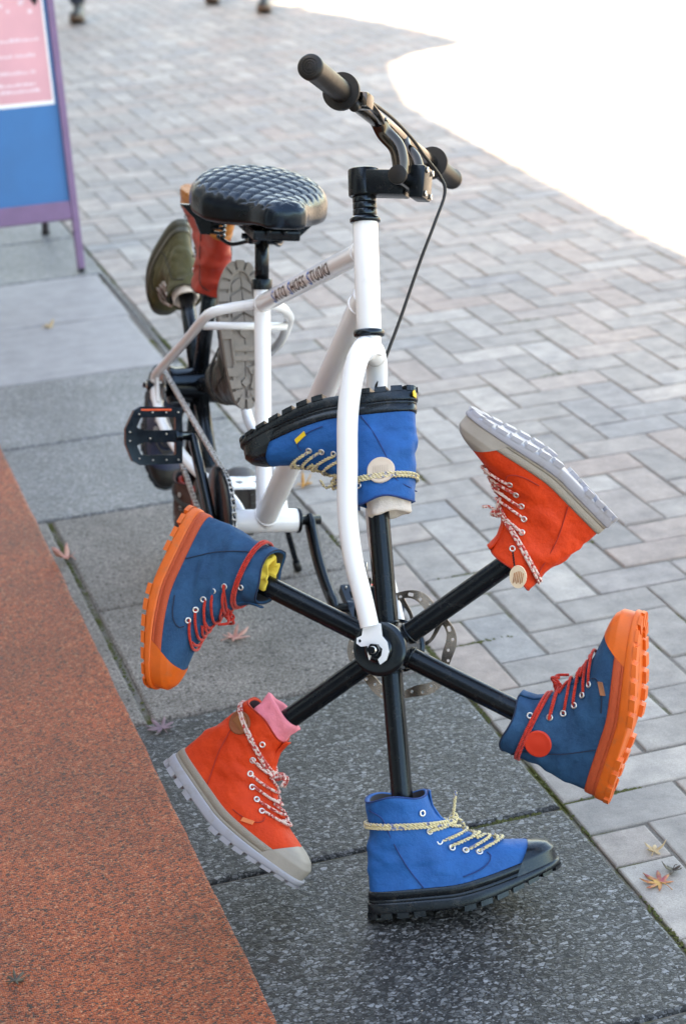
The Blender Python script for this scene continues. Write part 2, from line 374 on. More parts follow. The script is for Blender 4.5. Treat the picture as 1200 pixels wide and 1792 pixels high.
for x0, x1, y0, y1, mt in slabs:
    # worn arris: edge points wander a little
    jn = .0022; bm = bmesh.new(); nx = max(2, int((x1 - x0) / .03)); ny = max(2, int((y1 - y0) / .03))
    per = [(x0 + jn + (x1 - x0 - 2 * jn) * i / nx, y0 + jn) for i in range(nx)] + [(x1 - jn, y0 + jn + (y1 - y0 - 2 * jn) * i / ny) for i in range(ny)] + \
          [(x1 - jn - (x1 - x0 - 2 * jn) * i / nx, y1 - jn) for i in range(nx)] + [(x0 + jn, y1 - jn - (y1 - y0 - 2 * jn) * i / ny) for i in range(ny)]
    cx, cy = (x0 + x1) / 2, (y0 + y1) / 2; rings = []
    for z, ins in ((-.02, 0), (-.006, .0), (-.0015, .0022), (0.0012, .007)):
        R_ = []
        for x, y in per:
            k = noise.noise(Vector((x * 21, y * 21, 0))) * .0035 + noise.noise(Vector((x * 70, y * 70, 3))) * .0025
            q = max(0.0, k) + ins
            R_.append(bm.verts.new((x + (q if x < cx else -q), y + (q if y < cy else -q), z)))
        rings.append(R_)
    for A, B in zip(rings, rings[1:]):
        for i in range(len(A)): bm.faces.new((A[i], A[(i + 1) % len(A)], B[(i + 1) % len(A)], B[i]))
    bm.faces.new(rings[-1])
    me = bpy.data.meshes.new('flagstone'); bm.to_mesh(me); bm.free(); finish('flagstone', me, M[mt], strip, smooth=False)
# red granule paving at the shop door: rough-edged 6 mm layer
ys = np.arange(-5.0, 12.0, .02); V = []; F = []
for y in ys:
    e = -1.686 - .004 * (y + 1.5) * 0 + .0025 * noise.noise(Vector((y * 9, 0, 0))) + .0015 * noise.noise(Vector((y * 60, 5, 0))) + .006 * (y + 1) * .35
    V += [(-6, y, .0075), (e - .006, y, .0075), (e - .001, y, .005), (e, y, -.003)]
for i in range(len(ys) - 1):
    for k in range(3): F.append((4 * i + k, 4 * i + k + 1, 4 * i + 5 + k, 4 * i + 4 + k))
struct(mk('red_paving', (V, F), M['red'], smooth=False))

# ------------------------------------------------------------------ shop buildings on the left (they cast the shade)
M['plaster'] = simple('warm_plaster', (.56, .50, .44), .85, var=.12, scale=3, bmp=.3, bscale=90)
M['wood'] = simple('stained_wood', (.16, .09, .05), .55, var=.35, scale=14, bmp=.3)
M['glass'] = simple('shop_glass', (.03, .035, .04), .06, var=.1, coat=.6)
M['rooftile'] = simple('roof_tile', (.10, .09, .09), .6, var=.3)
def building(name, label, y0, y1, prof, x0=-2.75):
    b = empty(name, (x0, (y0 + y1) / 2, 0)); oy = (y0 + y1) / 2
    poly = [(y0, 0)] + prof + [(y1, 0)]
    V = [(0, y - oy, z) for y, z in poly] + [(-5, y - oy, z) for y, z in poly]; n = len(poly)
    F = [tuple(range(n)), tuple(range(2 * n - 1, n - 1, -1))] + [(i, n + i, n + (i + 1) % n, (i + 1) % n) for i in range(n)]
    mk('wall', (V, F), M['plaster'], b, smooth=False)
    # coping along the roof line
    for (ya, za), (yb, zb) in zip(prof, prof[1:]):
        d = math.hypot(yb - ya, zb - za); nrm = (-(zb - za) / d, (yb - ya) / d)
        q = [(ya, za), (yb, zb), (yb + nrm[0] * .06, zb + nrm[1] * .06), (ya + nrm[0] * .06, za + nrm[1] * .06)]
        V = [(.02, y - oy, z) for y, z in q] + [(-5.02, y - oy, z) for y, z in q]
        mk('roof_coping', (V, [(0, 1, 2, 3), (7, 6, 5, 4), (0, 4, 5, 1), (1, 5, 6, 2), (2, 6, 7, 3), (3, 7, 4, 0)]), M['rooftile'], b, smooth=False)
    y = y0 + .8; k = 0
    while y + 1.6 < y1:
        if k % 3 == 1:
            d = mk('door', box(.003, .05, y - oy, y + 1.0 - oy, .003, 2.1, .006), M['wood'], b, False)
            mk('pane', box(.052, .058, y + .15 - oy, y + .85 - oy, .7, 1.95), M['glass'], d, False)
            mk('handle', cyl((.09, y + .92 - oy, .9), (.09, y + .92 - oy, 1.2), .012), M['steel'], d)
            y += 1.7
        else:
            f = mk('window', box(.003, .06, y - oy, y + 1.5 - oy, .55, 2.15, .006), M['wood'], b, False)
            for s in range(2): mk('pane', box(.062, .068, y + .08 + s * .69 - oy, y + .73 + s * .69 - oy, .63, 2.07), M['glass'], f, False)
            mk('sill', box(.003, .1, y - .05 - oy, y + 1.55 - oy, .48, .546, .005), M['stone'], f, False)
            y += 2.2
        k += 1
    return tag(b, label, 'building')
TE = math.tan(el); hh = lambda xs: (xs + 2.75) * TE
building('shop_building', 'low plaster shop beside the red paving, out of view on the left', -11.0, 4.55,
         [(-11.0, hh(.55)), (-1, hh(.56)), (1.0, hh(.585)), (2.6, hh(.66)), (3.4, hh(.70)), (4.0, hh(.86)), (4.55, hh(1.02))])
building('gabled_shop_building', 'gabled plaster shop behind the signboard, out of view on the left', 4.56, 16.0,
         [(4.56, hh(1.06)), (4.8, hh(1.25)), (4.96, hh(1.62)), (5.96, hh(1.47)), (6.97, hh(1.20)), (8.2, hh(.9)), (16.0, hh(.8))])
# ------------------------------------------------------------------ boots
ZT = np.array([.022, .043, .053, .0595, .0655, .0715, .078, .0865, .097, .1095, .124, .140, .158, .178])
XF = np.array([.288, .2855, .276, .263, .246, .228, .210, .191, .174, .156, .137, .121, .111, .105])
XB = np.array([.003, .003, .003, .003, .003, .0035, .004, .005, .006, .007, .009, .0105, .012, .013])
WD = np.array([.0465, .046, .0445, .043, .0415, .040, .039, .0378, .0368, .0362, .0362, .0372, .039, .0415])
def spring(x, z=0.0): return .047 * smoothstep(.115, .325, x) - .38 * min(z, .024) * smoothstep(.15, .29, x)     # toe spring, sole thinning towards the toe
def secp(z, off=0.0):
    return np.interp(z, ZT, XB) - off, np.interp(z, ZT, XF) + off, np.interp(z, ZT, WD) + off
def half(u, z, w):
    k = 1 - smoothstep(.055, .098, z); q = np.abs(2 * u - 1)
    e1 = np.maximum(0, 1 - q ** 2.5) ** .4 * (.73 + .27 * smoothstep(.12, .68, u))
    mid = math.exp(-((z - .1) / .032) ** 2)
    e2 = np.maximum(0, 1 - q ** 2.2) ** (1 / 2.2) * (1 - .28 * mid * smoothstep(.35, 1, u))
    return w * (k * e1 + (1 - k) * e2)
NR = 72
def ring_xy(z, off=0.0, n=NR):
    xb, xf_, w = secp(z, off); out = []
    for i in range(n):
        p = 2 * math.pi * i / n; u = .5 - .5 * math.cos(p)
        y = float(half(u, z, w)) * (1 if p < math.pi else -1)
        out.append((xb + u * (xf_ - xb), y))
    return out
def sp(x, z, s=-1, off=0.0):
    """point on the side of the boot"""
    xb, xf_, w = secp(z, off); u = np.clip((x - xb) / (xf_ - xb), 0.0, 1.0)
    return np.array([x, s * float(half(u, z, w)), z + float(spring(x, z))])
def sn(x, z, s=-1):
    a = sp(x + .002, z, s) - sp(x - .002, z, s); b = sp(x, z + .002, s) - sp(x, z - .002, s)
    n = np.cross(a, b); n /= np.linalg.norm(n) + 1e-12
    return n if n[1] * s > 0 else -n
def xfront(z, y, off=0.0):
    xb, xf_, w = secp(z, off); lo, hi = .5, 1.0
    if abs(y) >= float(half(.5, z, w)): return xb + .5 * (xf_ - xb)
    for _ in range(24):
        m_ = (lo + hi) / 2
        if float(half(m_, z, w)) > abs(y): lo = m_
        else: hi = m_
    return xb + lo * (xf_ - xb)
def loft(rings, cap0=False, cap1=False):
    n = len(rings[0]); V = [p for r in rings for p in r]; F = []
    for i in range(len(rings) - 1):
        for k in range(n):
            l = (k + 1) % n; F.append((i * n + k, i * n + l, (i + 1) * n + l, (i + 1) * n + k))
    if cap0: F.append(tuple(range(n - 1, -1, -1)))
    if cap1: F.append(tuple((len(rings) - 1) * n + k for k in range(n)))
    return V, F
def upper_mesh(seed):
    zs = list(np.concatenate([np.linspace(.022, .046, 5), np.linspace(.049, .105, 21), np.linspace(.109, .178, 16)])); rings = []
    for z in zs:
        r = []
        for x, y in ring_xy(z):
            m_ = smoothstep(.05, .075, z) * (1 - .7 * smoothstep(.20, .26, x)); e = smoothstep(.165, .178, z)
            p = Vector((x * 26, y * 26, z * 34 + seed * 7.3))
            d = .0042 * m_ * (noise.noise(p) + .5 * noise.noise(p * 2.3)) * (1 - .4 * e)
            # diagonal creases at the flex of ankle and vamp
            d += -.0024 * m_ * max(0, math.sin(170 * (z * .8 - .45 * x) + 3 * noise.noise(p * .6))) * smoothstep(.06, .1, x) * (1 - smoothstep(.2, .24, x))
            d += .0030 * m_ * (max(0, math.sin(120 * (z * .75 - .5 * x) + 4 * noise.noise(p * .5))) - .4) * (1 - smoothstep(.15, .2, x)); d = max(d, -.0026); ln = math.hypot((x - .1) * .4, y) + 1e-6
            r.append((x + d * (x - .1) * .4 / ln, y + d * y / ln, z + float(spring(x, z)) + .0035 * e * math.sin(3 * math.atan2(y, x - .06) + seed)))
        rings.append(r)
    def ins(z, o): return [(x, y, z + .0035 * math.sin(3 * math.atan2(y, x - .06) + seed) * (z > .16)) for x, y in ring_xy(min(z, .178), -o)]
    rings.append([(a[0] * .5 + b[0] * .5, a[1] * .5 + b[1] * .5, a[2] + .0012) for a, b in zip(rings[-1], ins(.178, .004))])
    n0 = len(rings)
    for z in (.177, .165, .15, .135): rings.append(ins(z, .0045))
    V, F = loft(rings, False, True)
    return V, F, (n0) * NR
LUGS = []
def sole_outline(off, n=400):
    xb, xf_, w = -.003 - off, .296 + off, .0515 + off; P = []
    for i in range(n):
        p = 2 * math.pi * i / n; u = .5 - .5 * math.cos(p); y = float(half(u, .022, w)) * (1 if p < math.pi else -1)
        P.append((xb + u * (xf_ - xb), y))
    return P
def resample(P, n):
    A = np.array(P + [P[0]]); L = np.concatenate([[0], np.cumsum(np.hypot(*np.diff(A, axis=0).T))]); s = np.linspace(0, L[-1], n, endpoint=False)
    return np.stack([np.interp(s, L, A[:, 0]), np.interp(s, L, A[:, 1])], 1)
def plate_mesh():
    rings = []
    for z, o in ((.0065, -.004), (.0072, -.0008), (.009, 0), (.0205, 0), (.0232, -.001), (.024, -.004)):
        rings.append([(x, y, z + float(spring(x, z))) for x, y in resample(sole_outline(o), 120)])
    # bottom and top closed with inner rings so that the sheet follows the curve of the sole
    def inner(z, k): return [(x, y * k, z + float(spring(x, z))) for x, y in resample(sole_outline(-.004), 120)]
    rings = [inner(.0065, .02), inner(.0065, .5)] + rings + [inner(.024, .5), inner(.024, .02)]
    return loft(rings)
NL = 27
def lug_meshes():
    P = resample(sole_outline(.0012), NL * 20); Pi = resample(sole_outline(-.002), NL * 20); out = []
    for i in range(NL):
        a = [(i * 20 + k + 4) % (NL * 20) for k in (-2, 3, 8, 12)]
        mx = P[a[1]][0]
        if .092 < mx < .128: continue
        V = []
        for z, sc in ((.0085, 1.0), (.0012, .97), (0.0, .94)):
            for j in a: V.append((P[j][0], P[j][1] * (1 if z > .005 else .995), z + float(spring(P[j][0], z))))
            for j in reversed(a):
                q = P[j] * 1.0; cx = np.clip(q[0], .04, .25); dx, dy = cx - q[0], -q[1]; L = math.hypot(dx, dy); k = min(.75, .022 / max(L, .001))
                V.append((q[0] + dx * k, q[1] + dy * k, z + float(spring(q[0] + dx * k, z))))
        F = [(r * 8 + k, r * 8 + (k + 1) % 8, r * 8 + 8 + (k + 1) % 8, r * 8 + 8 + k) for r in range(2) for k in range(8)] + [tuple(16 + k for k in range(8))]
        me = bpy.data.meshes.new('lug'); me.from_pydata(V, [], F); me.update(); me.materials.append(None); out.append(me)
    return out
PLATE = plate_mesh(); LUGS = lug_meshes()
def band_mesh():
    rings = []
    for z, o in ((.0225, .0012), (.0235, .0032), (.0275, .0034), (.0277, .0027), (.0287, .0027), (.0289, .0034), (.0375, .0032), (.0405, .0022), (.041, .0)):
        rings.append([(x, y, z + float(spring(x, z))) for x, y in ring_xy(max(z, .022), o, 120)])
    return loft(rings)
BAND = band_mesh()
def cap_mesh():
    """rubber toe cap: a shell over the front of the upper"""
    zs = np.linspace(.022, .0650, 26); rows = []; n = 44
    for z in zs:
        xc = .220 + .028 * ((z - .022) / .043) ** 1.25; o = .0036 - .0016 * smoothstep(.056, .065, z)
        xb, xf_, w = secp(z, o); u0 = np.clip((xc - xb) / (xf_ - xb), 0, .9999); row = []
        for k in range(n + 1):
            t = k / n * 2 - 1; u = 1 - (1 - u0) * t * t
            row.append((xb + u * (xf_ - xb), (1 if t > 0 else -1) * float(half(u, z, w)), z + float(spring(xb + u * (xf_ - xb), z))))
        rows.append(row)
    V = [p for r in rows for p in r]; F = [(i * (n + 1) + k, i * (n + 1) + k + 1, (i + 1) * (n + 1) + k + 1, (i + 1) * (n + 1) + k) for i in range(len(rows) - 1) for k in range(n)]
    return V, F
CAP = cap_mesh()
EYE = [(.170, .0770), (.150, .0855), (.130, .0945), (.112, .1065), (.0985, .1235)]
EYE_TOP = (.090, .1520)
def spath(pts, s, off, n=6): return [sp(x, z, s) + sn(x, z, s) * off for x, z in [tuple(p) for p in catmull([np.array(p) for p in pts], n)]]
def disc_on(x0, z0, r, s, off, thick=.0015):
    rings = []
    for rr, o in ((1.0, .0002), (1.0, off), (.93, off + thick * .4), (.86, off), (.5, off), (.03, off)):
        ring = []
        for k in range(32):
            a = 2 * math.pi * k / 32; x, z = x0 + r * rr * math.cos(a), z0 + r * rr * math.sin(a)
            ring.append(tuple(sp(x, z, s) + sn(x, z, s) * o))
        rings.append(ring)
    return loft(rings, False, True)
def twist(P, r, pitch, seg=8, strands=2):
    """braided cord: strands wound round each other"""
    P = [np.array(p) for p in P]; out = []
    L = np.concatenate([[0], np.cumsum([np.linalg.norm(b - a) for a, b in zip(P, P[1:])])])
    n = max(8, int(L[-1] / pitch * 8)); s = np.linspace(0, L[-1], n)
    Q = np.stack([np.interp(s, L, [p[i] for p in P]) for i in range(3)], 1)
    T = np.gradient(Q, axis=0); T /= np.linalg.norm(T, axis=1)[:, None] + 1e-9; u = np.cross(T[0], [.3, .5, .8]); u /= np.linalg.norm(u)
    W = [[] for _ in range(strands)]
    for i in range(n):
        u = u - T[i] * (u @ T[i]); u /= np.linalg.norm(u); v = np.cross(T[i], u)
        for k in range(strands):
            a = 2 * math.pi * (s[i] / pitch + k / strands); W[k].append(Q[i] + .62 * r * (math.cos(a) * u + math.sin(a) * v))
    return join(*[tube(w_, .62 * r, seg) for w_ in W])
def lace_span(e0, e1, s0, off=.0035, arch=.003, n=12):
    (x0, z0), (x1, z1) = e0, e1; y0 = s0 * abs(sp(x0, z0)[1]); y1 = -s0 * abs(sp(x1, z1)[1]); P = []
    for k in range(n + 1):
        t = k / n; z = z0 + (z1 - z0) * t; y = y0 + (y1 - y0) * t; x = xfront(z, y) ; w_ = math.sin(math.pi * t)
        if k == 0: p = sp(x0, z0, s0) - sn(x0, z0, s0) * .002
        elif k == n: p = sp(x1, z1, -s0) - sn(x1, z1, -s0) * .002
        else:
            p = np.array([x, y, z + float(spring(x, z))]); nn = np.array([.45, .0, .9]) * w_ + np.array([0, np.sign(y) if y else 0, .3]) * (1 - w_)
            nn = nn / np.linalg.norm(nn); p = p + nn * (off + arch * w_)
        P.append(p)
    return catmull(P, 2)
BOOT_N = [0]
def make_boot(mat, name, c, detail=True, seed=1, patch=None, tagc=None, wrap=True, socks=False, lugs=True, knot=True):
    b = empty(name, mat=mat); V, F, n0 = upper_mesh(seed)
    up = mk('upper', (V, F), M[c['upper']], b); up.data.materials.append(M['inside'])
    for p in up.data.polygons:
        if min(p.vertices) >= n0: p.material_index = 1
    so = mk('sole', PLATE, M[c['sole']], b)
    if lugs:
        for me in LUGS:
            l = bpy.data.objects.new('lug', me); COL.objects.link(l); l.parent = so
            l.material_slots[0].link = 'OBJECT'; l.material_slots[0].material = M[c['sole']]
    mk('foxing_band', BAND, M[c['band']], b); mk('toe_cap', CAP, M[c['cap']], b)
    sides = (-1, 1)
    for s in sides:
        S1 = spath([(.014, .163), (.030, .150), (.040, .120), (.052, .090), (.066, .064), (.080, .042)], s, .0016, 8)
        S2 = spath([(.181, .0725), (.185, .066), (.180, .0585), (.166, .053), (.14, .050)], s, .0016, 8)
        mk('seam', tube(S1, .0010, 6), M[c['seam']], up); mk('seam', tube(S2, .0010, 6), M[c['seam']], up)
        for e in EYE + [EYE_TOP]:
            p, n = sp(*e, s), sn(*e, s)
            ey = mk('eyelet', torus(p + n * .0006, n, .0040, .0014, 18, 8), M['alu'], b)
    if detail:
        # collar hem
        hem = [tuple(np.array(p) + np.array([0, 0, .0])) for p in [V[k] for k in range((n0 // NR - 2) * NR, (n0 // NR - 1) * NR)]]
        mk('hem', tube(hem, .0013, 6, closed=True), M[c['seam']], up)
    # tongue edge showing between the facings
    tz = np.linspace(.084, .181, 22); rows = []
    for z in tz:
        zz = min(z, .178); rows.append([(xfront(zz, y) + .0014 + (.004 * (z - .16) / .02 if z > .16 else 0), y, z + float(spring(xfront(zz, y)))) for y in np.linspace(-.012, .012, 9)])
    V2 = [p for r in rows for p in r]; F2 = [(i * 9 + k, i * 9 + k + 1, i * 9 + 10 + k, i * 9 + 9 + k) for i in range(21) for k in range(8)]
    tg = mk('tongue', (V2, F2), M[c['tongue']], b); sm = tg.modifiers.new('t', 'SOLIDIFY'); sm.thickness = .0025
    # laces
    lr = .0023; parts = []
    for i in range(len(EYE)):
        e0 = EYE[i]; e1 = EYE[min(i + 1, len(EYE) - 1)]; q = .22
        parts.append(lace_span(e0, (e0[0] + (e1[0] - e0[0]) * q, e0[1] + (e1[1] - e0[1]) * q), -1 if i % 2 else 1, .0028, .0022))
        if i < len(EYE) - 1:       # the cord changes sides in the gap over the tongue
            s_ = -1 if i % 2 else 1; za, zb_ = e0[1] + .002, e1[1] - .001
            parts.append(catmull([np.array([xfront(z, y) + .0022, y, z + float(spring(xfront(z, y))) + .0022]) for z, y in ((za, -s_ * .017), (za * .6 + zb_ * .4, -s_ * .006), (za * .3 + zb_ * .7, s_ * .006), (zb_, s_ * .015))], 4))
    K = np.array([xfront(.131, 0) + .009, 0, .131])
    for s in sides:
        e = EYE[-1]; parts.append(catmull([sp(*e, s) - sn(*e, s) * .002, sp(*e, s) + sn(*e, s) * .004, K * .5 + .5 * sp(*e, s) + np.array([.006, 0, .002]), K], 5))
    la = [twist(p, lr, .012) if c.get('braid') else tube(p, lr, 10) for p in parts]
    mk('lace', join(*la), M[c['lace']], b)
    if wrap:
        zf, zb = c.get('wrap', (.133, .146)); W = []
        for off, dz in ((.0035, 0.0), (.0035, .0048)):
            P = []
            for i in range(48):
                p = 2 * math.pi * i / 48; u = .5 - .5 * math.cos(p); z = zb + (zf - zb) * u + dz; xb, xf_, w_ = secp(z, off)
                P.append(np.array([xb + u * (xf_ - xb), (1 if p < math.pi else -1) * float(half(u, z, w_)), z]))
            W.append(twist(P + [P[0]], lr * 1.05, .012) if c.get('braid') else tube(P, lr * 1.05, 10, closed=True))
        mk('ankle_cord', join(*W), M[c['lace']], b)
    if knot:
        lo = []
        for k in range(3):
            a = np.array([.003 * k - .003, .003 * (k - 1), .004 * k - .003]); lo.append(torus(K + a, (.3 * k, 1, .4 - .4 * k), .0055, lr, 16, 8))
        ends = c.get('tails', [[(.012, -.012, .012), (.020, -.020, .0)], [(.010, .012, .010), (.016, .022, -.006)]])
        for e in ends: lo.append((twist if c.get('braid') else (lambda p, r_, q: tube(p, r_, 10)))(catmull([K] + [K + np.array(q) for q in e], 6), lr, .012))
        mk('knot', join(*lo), M[c['lace']], b)
    if patch:
        x, z, r, mt, lines = patch; pa = mk('badge', disc_on(x, z, r, -1, .0046), M[mt], b)
        if lines:
            L = []
            for k in range(-4, 5):
                h_ = .45 - .05 * abs(k); P = [sp(x + k * r * .13, z + r * q, -1) + sn(x + k * r * .13, z + r * q, -1) * .0048 for q in np.linspace(-.35, h_, 5)]
                L.append(tube(P, .0004, 5))
            P = [sp(x + .72 * r * math.cos(a), z + .72 * r * math.sin(a), -1) + sn(x, z, -1) * .0048 for a in np.linspace(.5, 2.64, 12)]; L.append(tube(P, .0005, 5))
            mk('emblem', join(*L), M[lines], pa)
    if tagc:
        x, z, mt = tagc; A = []
        for o in (.0006, .0040):
            A.append([tuple(sp(x + u * .0085 - v * .001, z + u * .0035 + v * .0035, -1) + sn(x, z, -1) * o) for u, v in ((-1, -1), (1, -1), (1, 1), (-1, 1))])
        mk('label_tag', loft(A, True, True), M[mt], b, smooth=False)
    return b
def sockring(z0, z1, r, crump, seed, flare=0.0, cx=.056):
    rings = []
    for i, z in enumerate(np.linspace(z0, z1, 16)):
        t = i / 15; rr = r * (1 + flare * t); ring = []
        for k in range(60):
            a = 2 * math.pi * k / 60; q = rr * (1 + crump * noise.noise(Vector((math.cos(a) * 2.2, math.sin(a) * 2.2, z * 60 + seed)))) + .0008 * math.sin(30 * a)
            ring.append((cx + q * 1.12 * math.cos(a), q * .92 * math.sin(a), z + .006 * t * noise.noise(Vector((math.cos(a), math.sin(a), seed)))))
        rings.append(ring)
    top = rings[-1]; c0 = np.mean(np.array(top), axis=0)
    for k, dz in ((.9, .002), (.72, -.002), (.6, -.012), (.45, -.02)): rings.append([tuple(c0 + (np.array(p) - c0) * np.array([k, k, 1]) + np.array([0, 0, dz])) for p in top])
    return loft(rings)
M['blue'] = canvas('bright_blue_canvas', (.001, .105, .345), (.001, .070, .24), .6, .25)
M['navy'] = canvas('washed_navy_canvas', (.014, .076, .170), (.006, .036, .090), .75, .4, worn=(.045, .13, .25))
M['redc'] = canvas('red_canvas', (.62, .042, .007), (.48, .027, .005), .6, .25)
M['black_sole'] = simple('black_sole', (.006, .006, .007), .26, var=.3, scale=60, bmp=.08, tint=(.55, .78, 1.0), dust=((.06, .055, .05), .4, 50, .54))  # black rubber; its highlights are coloured sky blue through the tint
M['orange_sole'] = simple('orange_sole', (.70, .115, .010), .5, var=.18, scale=40, bmp=.15, dust=((.38, .12, .05), .5, 45, .54))
M['orange_band'] = simple('orange_red_band', (.52, .07, .018), .6, var=.15, scale=200, bmp=.8, bscale=500)
M['pale_sole'] = simple('pale_lilac_sole', (.30, .30, .345), .45, var=.1, scale=30, dust=((.24, .21, .18), .5, 40, .52))
M['beige_band'] = simple('beige_band', (.28, .24, .20), .65, var=.12, scale=200, bmp=.8, bscale=500)
M['beige_cap'] = simple('beige_rubber', (.30, .265, .235), .55, var=.15, scale=40, bmp=.15)
M['lace_cream'] = rope('cream_blue_cord', (.74, .62, .36), (.22, .25, .40), spl=.8)
M['lace_red'] = rope('red_cord', (.62, .03, .015), (.48, .02, .012))
M['lace_pink'] = rope('red_white_cord', (.75, .55, .50), (.55, .06, .05), 190)
M['seam_blue'] = simple('blue_thread', (.006, .04, .17), .8); M['seam_navy'] = simple('navy_thread', (.008, .02, .05), .8); M['seam_red'] = simple('red_thread', (.36, .02, .01), .8)
M['cream'] = simple('cream_rubber', (.66, .53, .42), .55, var=.08); M['cream_line'] = simple('cream_line', (.42, .33, .26), .6)
M['leather'] = simple('brown_leather', (.22, .055, .018), .5, var=.3, scale=60, bmp=.3); M['leather_l'] = simple('tan_thread', (.40, .18, .06), .7)
M['red_badge'] = simple('red_rubber_badge', (.66, .035, .012), .5, var=.05); M['yellow_tag'] = simple('yellow_tag', (.75, .48, .02), .6); M['orange_tag'] = simple('orange_tag', (.72, .18, .06), .6); M['brown_tag'] = simple('brown_tag', (.36, .14, .07), .6)
M['sock_white'] = simple('white_knit', (.72, .64, .58), .9, var=.1, scale=60, bmp=.7, bscale=400)
M['sock_pink'] = simple('pink_cotton', (.80, .22, .28), .85, var=.25, scale=30, bmp=.5)
M['sock_yellow'] = simple('yellow_cotton', (.80, .58, .08), .85, var=.15, scale=30, bmp=.5)
BLUE = dict(upper='blue', sole='black_sole', band='black_sole', cap='black_sole', seam='seam_blue', tongue='blue', lace='lace_cream', braid=True)
NAVY = dict(upper='navy', sole='orange_sole', band='orange_band', cap='orange_sole', seam='seam_navy', tongue='navy', lace='lace_red')
RED = dict(upper='redc', sole='pale_sole', band='beige_band', cap='beige_cap', seam='seam_red', tongue='redc', lace='lace_pink')
POSE = {
'dn': [0.9836, 0.1675, 0.0667, -0.1801, 0.8969, 0.4038, 0.0078, -0.4093, 0.9124, -1.4926, -2.693, 0.0039, 0.9769],
'lr': [0.3393, 0.7011, -0.6272, -0.0041, 0.6678, 0.7443, 0.9407, -0.25, 0.2295, -1.1701, -2.8064, 0.1844, 0.9504],
'ur': [-0.6108, 0.353, -0.7088, 0.2434, 0.9355, 0.2561, 0.7534, -0.0161, -0.6573, -1.0789, -2.6535, 0.5496, 0.9061],
'up': [-0.8111, 0.5638, -0.1556, 0.5464, 0.6356, -0.5455, -0.2087, -0.5275, -0.8236, -1.2985, -2.4135, 0.7135, 0.9534],
'ul': [-0.4882, 0.5736, 0.6578, -0.2329, 0.6408, -0.7315, -0.8411, -0.5103, -0.1792, -1.6211, -2.2764, 0.5232, 0.943],
'll': [0.3954, 0.4835, 0.7809, -0.6929, 0.7151, -0.0919, -0.6029, -0.5048, 0.6178, -1.7235, -2.4263, 0.1746, 0.9329]}
def pmat(k):
    a = POSE[k]; s = a[12]; r = {'ur': .15, 'lr': .14}.get(k, 0)     # roll about the ankle
    pv = Matrix.Translation((0, 0, .175)) @ Matrix.Rotation(r, 4, 'X') @ Matrix.Translation((0, 0, -.175))
    return Matrix(((a[0] * s, a[1] * s, a[2] * s, a[9]), (a[3] * s, a[4] * s, a[5] * s, a[10]), (a[6] * s, a[7] * s, a[8] * s, a[11]), (0, 0, 0, 1))) @ pv
GB = 'boots on the spokes of the front wheel'
b = make_boot(pmat('dn'), 'boot', dict(BLUE, wrap=(.128, .138), tails=[[(.004, -.004, .02), (.009, -.004, .045)], [(.012, .012, .0), (.02, .016, -.012)]]), seed=1)
tag(b, 'bright blue canvas boot with black sole standing on the slab under the front wheel', 'boot', GB)
b = make_boot(pmat('lr'), 'boot', dict(NAVY, wrap=(.139, .150)), seed=2, patch=(.055, .126, .0205, 'red_badge', None), tagc=(.176, .054, 'brown_tag'))
tag(b, 'navy boot with orange sole, toe up, red round badge on its ankle, at the right', 'boot', GB)
b = make_boot(pmat('ur'), 'boot', dict(RED, wrap=(.126, .158), tails=[[(.012, -.008, -.006), (.02, -.012, -.02)], [(.016, .006, .004), (.024, .004, .012)]]), seed=3)
tag(b, 'red boot with pale sole pointing up at the upper right, wooden charm below it', 'boot', GB)
ch = b
b = make_boot(pmat('up'), 'boot', dict(BLUE, wrap=(.140, .140)), seed=4, patch=(.052, .134, .0205, 'cream', 'cream_line'), tagc=(.178, .055, 'yellow_tag'))
tag(b, 'upside-down bright blue boot with cream badge, behind the white fork leg', 'boot', GB)
# shield emblem on the heel of its sole
mk('emblem', xf(prism([(-.006, .020), (.006, .020), (.0075, .013), (0, .008), (-.0075, .013)], 0, .0012), lambda p: (-.0025 - p[2], p[0] - .012, p[1])), M['yellow_tag'], [c for c in b.children if c.name.startswith('sole')][0], False)
b = make_boot(pmat('ul'), 'boot', dict(NAVY, wrap=(.139, .150)), seed=5)
tag(b, 'navy boot with orange sole pointing down at the left, yellow cloth in its mouth', 'boot', GB)
b = make_boot(pmat('ll'), 'boot', dict(RED, wrap=(.128, .160)), seed=6, patch=(.040, .146, .0185, 'leather', 'leather_l'), tagc=(.170, .052, 'orange_tag'))
tag(b, 'red boot with pale sole and brown leather badge at the lower left, pink sock inside', 'boot', GB)
# socks and cloth stuffed into boot mouths
GS = 'socks stuffed round the spokes'
for k, nm, mt, args, lab in (('up', 'sock', 'sock_white', (.150, .196, .034, .10, 3, -.12, .054), 'ribbed white sock hanging out of the upside-down blue boot'),
                             ('ll', 'sock', 'sock_pink', (.150, .207, .031, .16, 9, .10, .066), 'rolled pink sock in the mouth of the lower left red boot'),
                             ('ul', 'cloth_wad', 'sock_yellow', (.145, .178, .029, .5, 5, -.2, .052), 'crumpled yellow cloth in the mouth of the left navy boot')):
    o = mk(nm, sockring(*args), M[mt]); o.matrix_world = pmat(k); tag(o, lab, 'sock' if nm == 'sock' else 'cloth', GS)
# wooden charm on a bead chain under the upper right boot
M['charm'] = simple('pale_wood', (.74, .58, .42), .6, var=.1); M['charm_ink'] = simple('burnt_brown', (.40, .16, .06), .7)
M['rotor'] = simple('rusty_disc_steel', (.58, .50, .44), .24, metal=1, var=.35, scale=45)
M['vinyl'] = simple('black_vinyl', (.004, .004, .0045), .24, spec=.5, tint=(.42, .68, 1.0), var=.2, scale=50, bmp=.06, bscale=900)  # saddle is black; the bluish sky sheen is painted in by specular tint
